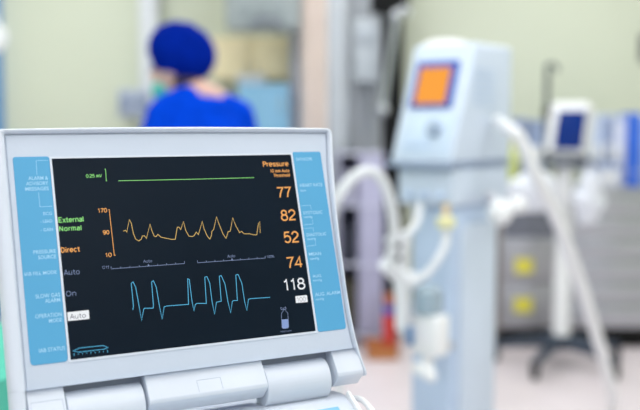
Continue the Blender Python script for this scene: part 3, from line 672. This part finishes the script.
# ------------------------------------------------------------------ curtains left of the ventilator
def curtain(name, label, xl, xr, Y, zlo, zhi, waves, amp, m, ph=0.0, group=None):
    o = MB().cloth(lambda u, v: (xl + (xr - xl) * u, Y + amp * math.sin(u * waves * 2 * math.pi + ph + 0.5 * math.sin(v * 3)) * (0.6 + 0.4 * (1 - v)), zlo + (zhi - zlo) * v), 24 * max(2, int(waves)), 20)
    o = o.build(name, m, None, 180, mods=(('SOLIDIFY', dict(thickness=0.004)),))
    return tag(o, label, 'curtain', group)
RAILZ = 2.55
curtain('curtain', 'narrow pale lilac curtain right of the cream cabinet', ax(291, 5.8), ax(302, 5.8), 5.80, 0.06, RAILZ, 2, 0.02, mat('lilac_curtain', (206, 208, 218), 0.85, var=0.03))
curtain('curtain', 'peach coloured curtain between the cream cabinet and grey curtain', ax(300, 5.7), ax(327, 5.7), 5.70, 0.06, RAILZ, 2, 0.018, mat('peach_curtain', (218, 203, 194), 0.85, var=0.03), 1.0)
curtain('curtain', 'pale grey curtain beside the peach curtain', ax(325, 5.76), ax(346, 5.76), 5.77, 0.06, RAILZ, 2, 0.025, mat('pale_grey_curtain', (204, 210, 216), 0.85, var=0.03), 2.0)
curtain('curtain', 'darker grey curtain behind the black pole', ax(343, 5.95), ax(398, 5.95), 5.96, 0.06, RAILZ, 3, 0.016, mat('grey_curtain', (190, 195, 202), 0.85, var=0.04), 0.5)
cr = MB(); cr.tube([(ax(284, 5.8), 5.82, RAILZ + .02), (ax(402, 5.8), 5.82, RAILZ + .02)], 0.018, 12)
for x in (ax(290, 5.8), ax(395, 5.8)): cr.tube([(x, 5.82, RAILZ + .01), (x, 5.82, ZC)], 0.008, 8)
tag(cr.build('curtain_rail', CHROME), 'chrome curtain rail hung from the ceiling over the curtains', 'rail')

# narrow storage rack in front of the grey curtain
LAV = mat('lavender_panel', (176, 176, 204), 0.6, var=0.05)
rk = thing('storage_rack', 'narrow lavender grey rack with open shelves under the arched hose', 'rack', (0, 5.40, 0))
xa, xb, zt_ = ax(338, 5.40), ax(384, 5.40), az(152, 5.40)
xm = ax(359, 5.40)
for x in (xa, xm, xb - 0.012): MB().span(x, x + 0.012, 0, 0.25, 0.07, zt_, 0.002).build('upright', LAV, rk)
MB().span(xm + .012, xb - .012, -0.002, 0.012, 0.09, zt_ - .01, 0.003).build('door', LAV, rk)
for py in (153, 205, 264, 335): MB().span(xa + .012, xb, -0.01, 0.25, az(py, 5.40) - .012, az(py, 5.40), 0.002).build('shelf', mat('pale_lavender', (206, 208, 226), 0.5), rk)
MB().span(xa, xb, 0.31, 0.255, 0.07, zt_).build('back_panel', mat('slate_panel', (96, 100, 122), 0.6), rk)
for x in (xa + .04, xb - .04):
    for y in (0.05, 0.2): caster(rk, x, y, 0.03, 0.072)
def rack_box(name, label, px0, px1, pyb, pyt, Y, dep, m, cat='box'):
    t = thing(name, label, cat, (ax((px0 + px1) / 2, Y), Y, az(pyb, 5.40) + 0.001))
    w = ax(px1, Y) - ax(px0, Y); h = az(pyt, Y) - az(pyb, Y)
    MB().span(-w / 2, w / 2, 0, dep, 0, h * .88, 0.004).build('body', m, t); MB().span(-w / 2 - .004, w / 2 + .004, -.004, dep + .004, h * .86, h, 0.004).build('lid', m, t)
    return t
rack_box('storage_box', 'charcoal box on the middle shelf of the lavender rack', 345, 356, 264, 226, 5.43, 0.18, mat('charcoal_card', (52, 56, 70), 0.7))
rack_box('storage_box', 'dark olive box on the bottom shelf of the lavender rack', 345, 357, 335, 282, 5.43, 0.18, mat('olive_card', (74, 72, 60), 0.7))
rack_box('storage_box', 'pale lilac box on the top inner shelf of lavender rack', 344, 356, 205, 172, 5.43, 0.18, mat('lilac_card', (186, 186, 206), 0.7))

# red cylinder on an orange tray
Yc = 5.2
zf = 0.0
gx_ = ax(391, Yc)
tr = thing('orange_tray', 'orange plastic crate on the floor under the red cylinder', 'crate', (ax(383, Yc), Yc, 0))
OR = mat('orange_plastic', (196, 126, 70), 0.5, var=0.04)
b = MB(); b.span(-0.085, 0.085, -0.09, 0.09, 0.0, 0.012, 0.004)
for sx in (-1, 1): b.span(sx * 0.085, sx * 0.075, -0.09, 0.09, 0, 0.08, 0.004)
for sy in (-1, 1): b.span(-0.085, 0.085, sy * 0.09, sy * 0.08, 0, 0.08, 0.004)
b.build('crate_body', OR, tr)
b = MB(); b.ribbon([(-0.088, -0.093), (0.088, -0.093), (0.088, 0.093), (-0.088, 0.093)], 0.014, 0.068, 0.083, True); b.build('crate_rim', mat('deep_orange', (170, 100, 56), 0.5), tr)
gc = thing('gas_cylinder', 'slim red gas cylinder with blue collar standing in the orange crate', 'cylinder', (ax(390, Yc), Yc, 0.013))
zc1 = az(312, Yc)
MB().lathe([(0.030, 0), (0.034, 0.006), (0.034, zc1 - .05), (0.03, zc1 - .03), (0.016, zc1 - .015)], seg=24).build('body', mat('red_enamel', (206, 52, 44), 0.4), gc)
MB().lathe([(0.017, zc1 - .03), (0.030, zc1 - .02), (0.030, zc1 + .02), (0.017, zc1 + .03)], seg=24).build('collar', mat('collar_blue', (70, 92, 190), 0.45), gc)
MB().lathe([(0.016, zc1 + .025), (0.026, zc1 + .035), (0.028, zc1 + .08), (0.02, zc1 + .095)], seg=24).build('amber_cap', mat('amber_plastic', (190, 104, 56), 0.45), gc)
b = MB(); b.lathe([(0.014, zc1 + .09), (0.024, zc1 + .1), (0.024, zc1 + .13), (0.012, zc1 + .145)], seg=20); b.tube([(-0.035, 0, zc1 + .12), (0.035, 0, zc1 + .12)], 0.008, 10); b.build('valve', BLACK, gc)

# ------------------------------------------------------------------ black pole with jointed chrome arm
Yp = 5.76
pole = thing('equipment_pole', 'tall black pole with chrome jointed arm behind the ventilator', 'pole', (ax(393, Yp), Yp, 0))
zt_ = az(-6, Yp)
MB().span(-0.066, 0.06, -0.02, 0.05, 0.012, zt_ - .02, 0.012, 3).build('post', BLACK, pole)
MB().span(-0.14, 0.09, -0.06, 0.07, az(13, Yp), zt_ + .12, 0.012, 3).build('head', BLACK, pole)
MB().span(-0.09, 0.085, -0.05, 0.08, 0, 0.014, 0.004).build('floor_plate', BLACK, pole)
for x in (-0.078, 0.073): MB().lathe([(0.008, 0.012), (0.008, 0.02), (0.004, 0.022)], (x, -0.03, 0), 8).build('bolt', STEEL, pole)
def rel(px, py, dy=-0.07):
    p = at(px, py, Yp + dy); return p - Vector(pole.location)
arm = MB().tube([rel(396, 17), rel(390, 60), rel(383, 108)], [0.022, 0.018, 0.019], 14).build('chrome_arm', CHROME, pole)
for p in ((396, 16), (383, 110)):
    MB().ell(rel(*p), (0.040, 0.038, 0.040)).build('joint', CHROME, arm)
MB().tube([rel(396, 16), rel(396, 16, 0.0)], 0.02, 10).build('bracket', CHROME, pole); MB().tube([rel(383, 110), rel(384, 112, 0.0)], 0.012, 10).build('bracket', CHROME, pole)
MB().tube([rel(398, 13), rel(406, 8), rel(410, 16)], 0.014, 10, 4).build('lever', CHROME, pole)
pb = thing('control_box', 'light grey control box clamped to the left of black pole', 'control box', (ax(366.5, Yp), Yp, 0))
MB().span(-0.08, 0.068, -0.03, 0.07, az(82, Yp), az(20, Yp), 0.01, 3).build('case', mat('light_grey_case', (178, 186, 194), 0.5), pb)
MB().span(-0.062, 0.05, -0.034, -0.028, az(46, Yp), az(28, Yp), 0.002).build('front_panel', mat('grey_facia', (164, 172, 182), 0.5), pb)
MB().span(0.066, 0.0815, 0.0, 0.04, az(60, Yp), az(40, Yp), 0.003).build('clamp', STEEL, pb)

# ------------------------------------------------------------------ ventilator
PSI = R(-39)
C0 = at(452, 124, 2.98)
ven = thing('ventilator', 'pale blue ventilator with sloped front and orange lit screen', 'ventilator', (C0.x, C0.y, 0), PSI)
YV = 3.02
zA, zB, zC_ = az(42, 3.1), az(166, YV), az(207, YV)
W, DP, LEAN = 0.240, 0.40, 0.142
hp = [(0.0, zB + .008), (LEAN, zA), (DP, zA), (DP, zB + .008)]
MB().prism(hp, 'x', -W, 0, 0.016, 3).build('head', EQUIP, ven)
# white domed cover on top
b = MB(); b.ell((-W * .68, LEAN + 0.080, zA - .002), (0.085, 0.075, 0.026), None, 28, 16); b.build('dome_cover', PURE, ven)
fa = math.atan2(LEAN, zA - zB); RF = Matrix.Rotation(-fa, 3, 'X')
FL = math.hypot(LEAN, zA - zB)
def face(x, t, h=0.0):              # a point on the sloped front: t from its lower edge, h outwards
    return Vector((x, t * math.sin(fa) - h * math.cos(fa), zB + .008 + t * math.cos(fa) + h * math.sin(fa)))
def facebox(name, x0, x1, t0, t1, h0, h1, m, par, bev=0.0):
    c = (face(x0, t0, h0) + face(x1, t1, h1)) / 2
    return MB().box(c, (abs(x1 - x0), abs(h1 - h0), abs(t1 - t0)), RF, bev).build(name, m, par)
sf = facebox('screen_frame', -0.204, -0.042, FL * .445, FL * .83, -0.004, 0.008, mat('blue_frame', (30, 82, 176), 0.5, spec=0.15), ven, 0.004)
facebox('display', -0.184, -0.064, FL * .475, FL * .775, 0.007, 0.0095, glow('orange_display', (255, 168, 72), 1.0), sf)
fp = facebox('front_panel', -0.205, -0.015, FL * .06, FL * .40, -0.003, 0.004, mat('front_facia', (196, 214, 234), 0.45), ven, 0.003)
b = MB(); b.lathe([(0.028, 0), (0.026, 0.018), (0.02, 0.024)], face(-0.085, FL * .27, 0.003), 24, Matrix.Rotation(R(90) - fa, 3, 'X')); b.build('dial', mat('dial_grey', (150, 168, 190), 0.45), ven)
for k in range(4): facebox('button', -0.19 + k * 0.026, -0.172 + k * 0.026, FL * .12, FL * .165, 0.003, 0.009, EQUIP_BLUE, ven, 0.002)
b = MB()
for k in range(6): b.box((0.001, 0.20, zB + .20 + k * .022), (0.006, 0.14, 0.007))
b.build('side_vent', EQUIP_BLUE, ven, None)
# shelf line, lower module
MB().span(-W - .006, 0.004, -0.012, DP, zB - .006, zB + .008, 0.004).build('ledge', mat('ledge_grey', (150, 166, 190), 0.5), ven)
lm = MB().span(-W + .02, -0.004, 0.02, DP - .004, zC_, zB - .006, 0.012, 3).build('lower_module', EQUIP, ven)
for x in (-0.17, -0.11, -0.05): MB().lathe([(0.014, 0), (0.014, 0.016), (0.009, 0.018), (0.009, 0.03)], (x, 0.022, zC_ + .035), 16, Matrix.Rotation(R(90), 3, 'X')).build('gas_port', EQUIP_BLUE, lm)
# column
CW = (-0.185, -0.022)
MB().span(CW[0], CW[1], 0.05, 0.335, 0.16, zC_ + .005, 0.02, 3).build('column', EQUIP_BLUE, ven)
MB().span(CW[1] - .01, CW[1] + .014, 0.09, 0.325, 0.2, zC_ - .06, 0.008).build('side_panel', EQUIP, ven)
MB().span(-0.25, 0.06, -0.02, 0.43, 0.09, 0.17, 0.02, 3).build('base', EQUIP, ven)
for x in (-0.22, 0.03):
    for y in (0.02, 0.36): caster(ven, x, y, 0.042, 0.094)
vinv = (Matrix.Translation(ven.location) @ Matrix.Rotation(PSI, 4, 'Z')).inverted()
def vr(px, py, Y): return vinv @ at(px, py, Y)
# yellow connector, tube, humidifier
MB().lathe([(0.012, 0), (0.03, 0.004), (0.03, 0.030), (0.014, 0.038)], vr(446, 228, 2.97), 20).build('connector', mat('yellow_connector', (226, 224, 174), 0.45), ven)
MB().tube([vr(446, 219, 2.97), vr(446, 205, 3.0)], 0.012, 12).build('connector_stem', mat('tan_plastic', (196, 176, 140), 0.5), ven)
MB().tube([vr(446, 228, 2.97), vr(445, 245, 2.95), vr(436, 262, 2.93), vr(424, 276, 2.92), vr(412, 282, 2.92)], 0.013, 12, 8, ripple=0.0012, pitch=0.008).build('connecting_hose', HOSE, ven)
hu = MB().box(vr(430, 334, 2.93), (0.105, 0.075, 0.13), None, 0.012, 3).build('humidifier', PURE, ven)
MB().box(vr(410, 336, 2.89), (0.022, 0.012, 0.060), None, 0.003).build('humidifier_display', mat('steel_blue_window', (74, 124, 176), 0.4), hu)
GLASS = mat('chamber_plastic', (196, 214, 222), 0.15, trans=0.6)
MB().lathe([(0.042, 0), (0.046, 0.01), (0.044, 0.07), (0.03, 0.085), (0.014, 0.09)], vr(428, 313, 2.93), 24).build('water_chamber', GLASS, ven)
MB().tube([vr(430, 354, 2.93), vr(427, 364, 2.92), vr(432, 378, 2.88)], [0.02, 0.02, 0.016], 12, 6).build('drain_tap', PURE, ven)
MB().box(vr(424, 372, 2.90), (0.085, 0.03, 0.03), Matrix.Rotation(R(20), 3, 'Y'), 0.008).build('tap_bracket', PURE, ven)
MB().tube([vr(452, 345, 3.05), vr(430, 345, 2.98)], 0.014, 10).build('humidifier_rail', STEEL, ven)
# hose manifold on the ventilator's left
mf = MB(); mf.tube([vr(404, 232, 2.92), vr(400, 262, 2.92), vr(402, 300, 2.92), vr(402, 330, 2.92)], [0.024, 0.026, 0.024, 0.022], 14, 6)
mf.tube([vr(386, 262, 2.90), vr(398, 274, 2.92), vr(416, 282, 2.92)], 0.028, 14, 6)
for py in (240, 252, 264): mf.tube([vr(388, py, 2.88), vr(406, py, 2.93)], 0.012, 12)
mf.tube([vr(402, 330, 2.92), vr(414, 334, 2.93)], 0.018, 12)
manifold = mf.build('hose_manifold', HOSE, ven)
for py in (246, 258): MB().ell(vr(399, py, 2.88), (0.011, 0.011, 0.008)).build('port_opening', DARK, manifold)
MB().tube([vr(404, 236, 2.93), vr(416, 224, 2.98), vr(420, 205, 3.02)], 0.012, 12, 6).build('manifold_neck', HOSE, ven)
# the big arched breathing hose
MB().tube([vr(391, 262, 2.90), vr(394, 232, 2.88), vr(391, 205, 2.86), vr(383, 182, 2.84), vr(370, 171, 2.82), vr(354, 177, 2.80), vr(341, 192, 2.78), vr(332, 212, 2.78), vr(328, 250, 2.80), vr(330, 300, 2.86), vr(336, 370, 2.9), vr(352, 430, 2.94), vr(410, 452, 2.99)], 0.0165, 16, 14, ripple=0.0014, pitch=0.009).build('breathing_hose', HOSE, ven)
# right hand support arm with white filters and the long hose to the floor
MB().tube([vr(488, 196, 3.1), vr(500, 207, 3.06), vr(515, 208, 3.05)], [0.02, 0.024, 0.02], 14, 6).build('support_arm', STEEL, ven)
b = MB(); b.ell(vr(500, 212, 3.05), (0.042, 0.04, 0.045)); b.ell(vr(517, 205, 3.05), (0.032, 0.032, 0.03)); b.build('filter', PURE, ven)
MB().tube([vr(496, 120, 3.16), vr(510, 129, 3.1), vr(522, 142, 3.1), vr(537, 178, 3.15), vr(556, 218, 3.3), vr(578, 276, 3.5), vr(598, 340, 3.75), vr(612, 390, 3.98), vinv @ Vector((ax(620, 4.14), 4.14, 0.026))], [0.018, 0.021, 0.022, 0.023, 0.023, 0.024, 0.024, 0.024, 0.024], 14, 10, ripple=0.001, pitch=0.01).build('exhale_hose', PURE, ven)

# ------------------------------------------------------------------ stainless cabinet cart on the right
Yk = 5.4
kt = thing('steel_cabinet', 'stainless steel cabinet over black block of painted shade, with drawers and two yellow door tags', 'cabinet', (0, Yk, 0))
xa, xb = ax(503, Yk), ax(672, Yk); zb, zt_ = az(328, Yk), az(192, Yk)
xs_ = ax(566, Yk)
MB().span(xa, xb, 0.0, 0.5, zb, zt_, 0.004).build('body', STEEL, kt)
MB().span(xa - .015, xb + .015, -0.02, 0.52, zt_, zt_ + .025, 0.006).build('worktop', STEEL, kt)
TAN = mat('taupe_edge', (136, 126, 120), 0.5)
MB().span(xa - .02, xa, -0.012, 0.5, zb - .02, zt_, 0.003).build('side_post', TAN, kt)
YEL = mat('yellow_tag', (228, 218, 76), 0.5, var=0.02)
DOOR = mat('steel_door', (172, 172, 178), 0.4, 0.5, var=0.05, scale=3)
for z0, z1, py in ((zb + .01, az(284, Yk), 305), (az(282, Yk), az(240, Yk), 266)):
    d = MB().span(xa + .012, xs_ - .006, -0.016, 0, z0, z1, 0.003).build('door', DOOR, kt)
    MB().span(ax(517, Yk), ax(535, Yk), -0.0175, -0.015, az(py + 7, Yk), az(py - 8, Yk)).build('tag', YEL, d, None)
    MB().tube([(xs_ - .05, -0.016, z1 - .10), (xs_ - .05, -0.04, z1 - .10), (xs_ - .05, -0.04, z1 - .03), (xs_ - .05, -0.016, z1 - .03)], 0.005, 8, 3).build('handle', CHROME, d)
MB().span(xa + .012, xs_ - .006, -0.012, 0, az(237, Yk), zt_ - .01, 0.003).build('upper_panel', mat('slate_front', (120, 124, 136), 0.45, 0.3), kt)
edges = [326, 303, 281, 259, 237, 215, 194]
for a_, b_ in zip(edges, edges[1:]):
    d = MB().span(xs_ + .004, xb - .012, -0.018, 0, az(a_, Yk) + .004, az(b_, Yk) - .004, 0.004).build('drawer', STEEL, kt)
    MB().span(xs_ + .10, xb - .10, -0.034, -0.016, az(b_, Yk) - .028, az(b_, Yk) - .014, 0.004).build('handle', CHROME, d)
MB().span(xa, xb, 0.02, 0.48, 0, zb, 0.003).build('plinth_or_shade_block', BLACK, kt)  # black block standing in for the shade in the gap under the cabinet

# things on the steel cabinet
zt2 = zt_ + .025
def on_cart(name, label, cat, px0, px1, pyt, Y, dep, m, lidm=None, group=None):
    t = thing(name, label, cat, (ax((px0 + px1) / 2, Y), Y, zt2), 0, group)
    w = ax(px1, Y) - ax(px0, Y); h = az(pyt, Y) - zt2
    MB().span(-w / 2, w / 2, 0, dep, 0, h - .02, 0.008).build('body', m, t)
    MB().span(-w / 2 - .004, w / 2 + .004, -.004, dep + .004, h - .03, h, 0.006).build('lid', lidm or m, t)
    MB().span(-w * .3, w * .3, -0.006, 0.002, h * .35, h * .6, 0.002).build('label_card', PURE, t)
    return t
PB = mat('pale_blue_plastic', (190, 204, 230), 0.5, var=0.03); PB2 = mat('grey_blue_plastic', (150, 166, 200), 0.5, var=0.03); PB3 = mat('milky_plastic', (216, 222, 236), 0.5)
on_cart('storage_box', 'tall pale blue box on the steel cabinet right of the small monitor', 'box', 592, 604, 117, 5.56, 0.22, PB)
on_cart('storage_box', 'grey blue box on the steel cabinet between two pale boxes', 'box', 605, 613, 114, 5.58, 0.22, PB2, PB)
on_cart('storage_box', 'milky white box on the steel cabinet left of the blue folder', 'box', 615, 627, 116, 5.56, 0.22, PB3, PB)
on_cart('storage_box', 'low milky box in front of the tall boxes on the steel cabinet', 'box', 598, 622, 164, 5.38, 0.08, PB3, PB2)
on_cart('storage_box', 'pale blue box at the right end of the steel cabinet', 'box', 643, 664, 118, 5.56, 0.25, PB, PB3)
on_cart('storage_box', 'grey blue box on the steel cabinet left of the small monitor', 'box', 530, 545, 120, 5.66, 0.2, PB2, PB2)
on_cart('storage_box', 'slate box at the left end of the steel cabinet next to yellow bottle', 'box', 514, 527, 118, 5.68, 0.2, mat('slate_plastic', (152, 164, 192), 0.5), PB2)
fo = thing('blue_folder', 'bright blue folder standing upright among boxes on the steel cabinet', 'folder', (ax(636, 5.5), 5.5, zt2))
b = MB(); h = az(113, 5.5) - zt2
BF = mat('bright_blue_plastic', (50, 112, 226), 0.45, var=0.03)
b.span(-0.028, -0.024, 0, 0.22, 0, h); b.span(0.024, 0.028, 0, 0.22, 0, h); b.span(-0.028, 0.028, -0.004, 0.0, 0, h, 0.001); b.build('cover', BF, fo, None)
MB().span(-0.022, 0.022, 0.003, 0.21, 0.004, h - .008).build('pages', PURE, fo, None)
MB().lathe([(0.010, 0), (0.010, 0.002), (0.007, 0.002)], (0, -0.004, h * .2), 16, Matrix.Rotation(R(90), 3, 'X')).build('finger_hole', PURE, fo)
yb = thing('spray_bottle', 'yellow green bottle standing at the left end of the steel cabinet', 'bottle', (ax(513, 5.5), 5.5, zt2))
YG = mat('yellow_green_plastic', (196, 206, 120), 0.45, var=0.04)
hh = az(146, 5.5) - zt2
MB().lathe([(0.034, 0), (0.038, 0.008), (0.038, hh * .7), (0.03, hh * .85), (0.014, hh * .95), (0.014, hh)], seg=24).build('body', YG, yb)
b = MB(); b.lathe([(0.016, hh), (0.016, hh + .03)], seg=16); b.box((-0.012, 0, hh + .04), (0.06, 0.022, 0.024), None, 0.005); b.build('spray_head', mat('pale_yellow_plastic', (226, 224, 170), 0.5), yb)

# ------------------------------------------------------------------ small monitor on its wheeled stand
Ym = 4.98
st = thing('vitals_monitor', 'small white monitor with dark blue screen on white pole stand', 'monitor', (ax(567, Ym), Ym, 0))
def sr(px, py, dy=0.0): return at(px, py, Ym + dy) - Vector(st.location)
MB().tube([(0, 0.02, 0.13), (0, 0.02, az(158, Ym))], [0.046, 0.040], 20).build('pole', PURE, st)
TILT = Matrix.Rotation(R(-10), 3, 'X') @ Matrix.Rotation(R(0), 3, 'Z')
hz0 = az(131, Ym)
SK = Matrix.Rotation(R(-32), 3, 'Z') @ Matrix.Rotation(R(-20), 3, 'X')
hdm = MB().box((0.030, 0.04, hz0), (0.215, 0.15, 0.29), SK, 0.03, 4).build('monitor_case', PURE, st, 60)
MB().box(Vector((0.030, 0.04, hz0)) + SK @ Vector((0.020, -0.073, -0.020)), (0.155, 0.012, 0.215), SK, 0.008, 2).build('screen', mat('navy_screen', (8, 44, 118), 0.35, spec=0.1, var=0.1), st)
MB().box(Vector((0.030, 0.04, hz0)) + SK @ Vector((0.0, -0.0, 0.14)), (0.14, 0.05, 0.03), SK, 0.01, 3).build('carry_handle', PURE, st)
MB().box((0.02, 0.02, az(163, Ym)), (0.23, 0.2, 0.035), None, 0.012, 3).build('tray', mat('tray_grey', (104, 110, 124), 0.5), st)
legs = MB
for a in (18, 90, 162, 234, 306):
    x, y = 0.36 * math.cos(R(a)), 0.02 + 0.36 * math.sin(R(a))
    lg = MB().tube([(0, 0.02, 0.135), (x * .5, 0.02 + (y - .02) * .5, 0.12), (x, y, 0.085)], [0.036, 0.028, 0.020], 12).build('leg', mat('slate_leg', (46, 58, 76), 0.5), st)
    caster(st, x * .97, y * .97, 0.042, 0.09)
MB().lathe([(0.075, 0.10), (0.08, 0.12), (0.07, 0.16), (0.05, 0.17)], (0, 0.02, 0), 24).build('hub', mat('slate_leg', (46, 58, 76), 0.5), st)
b = MB(); b.tube([sr(556, 170, -.05), sr(545, 172, -.12), sr(533, 166, -.19)], 0.006, 8, 4); b.build('hook', CHROME, st)
b = MB(); b.tube([sr(574, 168, -.05), sr(584, 170, -.12), sr(590, 166, -.19)], 0.006, 8, 4); b.build('hook', CHROME, st)
BAG = mat('white_bag_film', (226, 230, 240), 0.5, var=0.03, scale=14, bump=0.3)
def bag(label, px, pyt, pyb, w, Y):
    p = at(px, pyt, Y); q = at(px, pyb, Y); h = p.z - q.z
    t = thing('plastic_bag', label, 'bag', (p.x, p.y, q.z))
    b = MB(); b.ell((0, 0, h * .42), (w, 0.06, h * .46), None, 40, 26)
    for v in b.bm.verts:
        v.co += Vector((noise.noise(v.co * 14), noise.noise(v.co * 14 + Vector((9, 0, 0))) * .6, noise.noise(v.co * 14 + Vector((0, 9, 0))))) * 0.03
        if v.co.z > h * .7: v.co.x *= 1 - 0.5 * (v.co.z - h * .7) / (h * .2)
    b.build('sack', BAG, t, 180)
    MB().tube([(-0.02, 0, h * .82), (-0.015, 0, h * .95), (0, 0, h), (0.015, 0, h * .95), (0.02, 0, h * .82)], 0.005, 8, 4).build('tied_handle', BAG, t)
    return t
bag('crumpled white plastic bag hanging on left of the white pole stand', 533, 163, 210, 0.13, Ym - .19)
bag('crumpled white plastic bag hanging on right of the white pole stand', 590, 165, 222, 0.075, Ym - .19)
# thin dark infusion pole behind
ip = thing('infusion_pole', 'thin dark pole with a hook on top, fixed to the steel cabinet behind small monitor', 'pole', (ax(546.5, 5.5), 5.5, zt2))
zt3 = az(68, 5.5) - zt2
GM = mat('gunmetal', (92, 98, 104), 0.4, 0.6)
MB().tube([(0, 0, 0.01), (0, 0, zt3)], [0.018, 0.015], 14).build('pole', GM, ip)
MB().tube([(0, 0, zt3 - .01), (0, 0, zt3 + .015), (0.03, 0, zt3 + .02), (0.052, 0, zt3), (0.055, 0, zt3 - .02)], 0.012, 10, 4).build('hook', GM, ip)
MB().box((0.0, -0.02, az(112, 5.5) - zt2), (0.05, 0.05, 0.06), None, 0.01).build('clamp', BLACK, ip)
MB().lathe([(0.05, 0), (0.05, 0.012), (0.03, 0.02), (0.022, 0.06)], (0, 0, 0), 28).build('base', GM, ip)
# thin tube from the second bag to the floor
# dark bracket high on the back wall at the right edge
br = thing('wall_bracket', 'small dark bracket on the back wall at the right edge', 'bracket', (ax(641, 6.3), 6.3, az(48, 6.3)))
MB().span(-0.03, 0.05, -0.02, 0, -0.09, 0.09, 0.004).build('plate', mat('bracket_grey', (120, 122, 116), 0.5), br)
MB().tube([(0, -0.02, 0.03), (0, -0.08, 0.03), (0, -0.09, 0.08)], 0.012, 10, 4).build('hook', GM, br)

# ------------------------------------------------------------------ render look
sc.view_settings.view_transform = 'Standard'; sc.view_settings.look = 'None'
sc.view_settings.gamma = 1.0; sc.view_settings.exposure = 0.0; sc.view_settings.use_curve_mapping = False
sc.cycles.use_denoising = True
sc.cycles.max_bounces = 8
sc.cycles.sample_clamp_indirect = 8
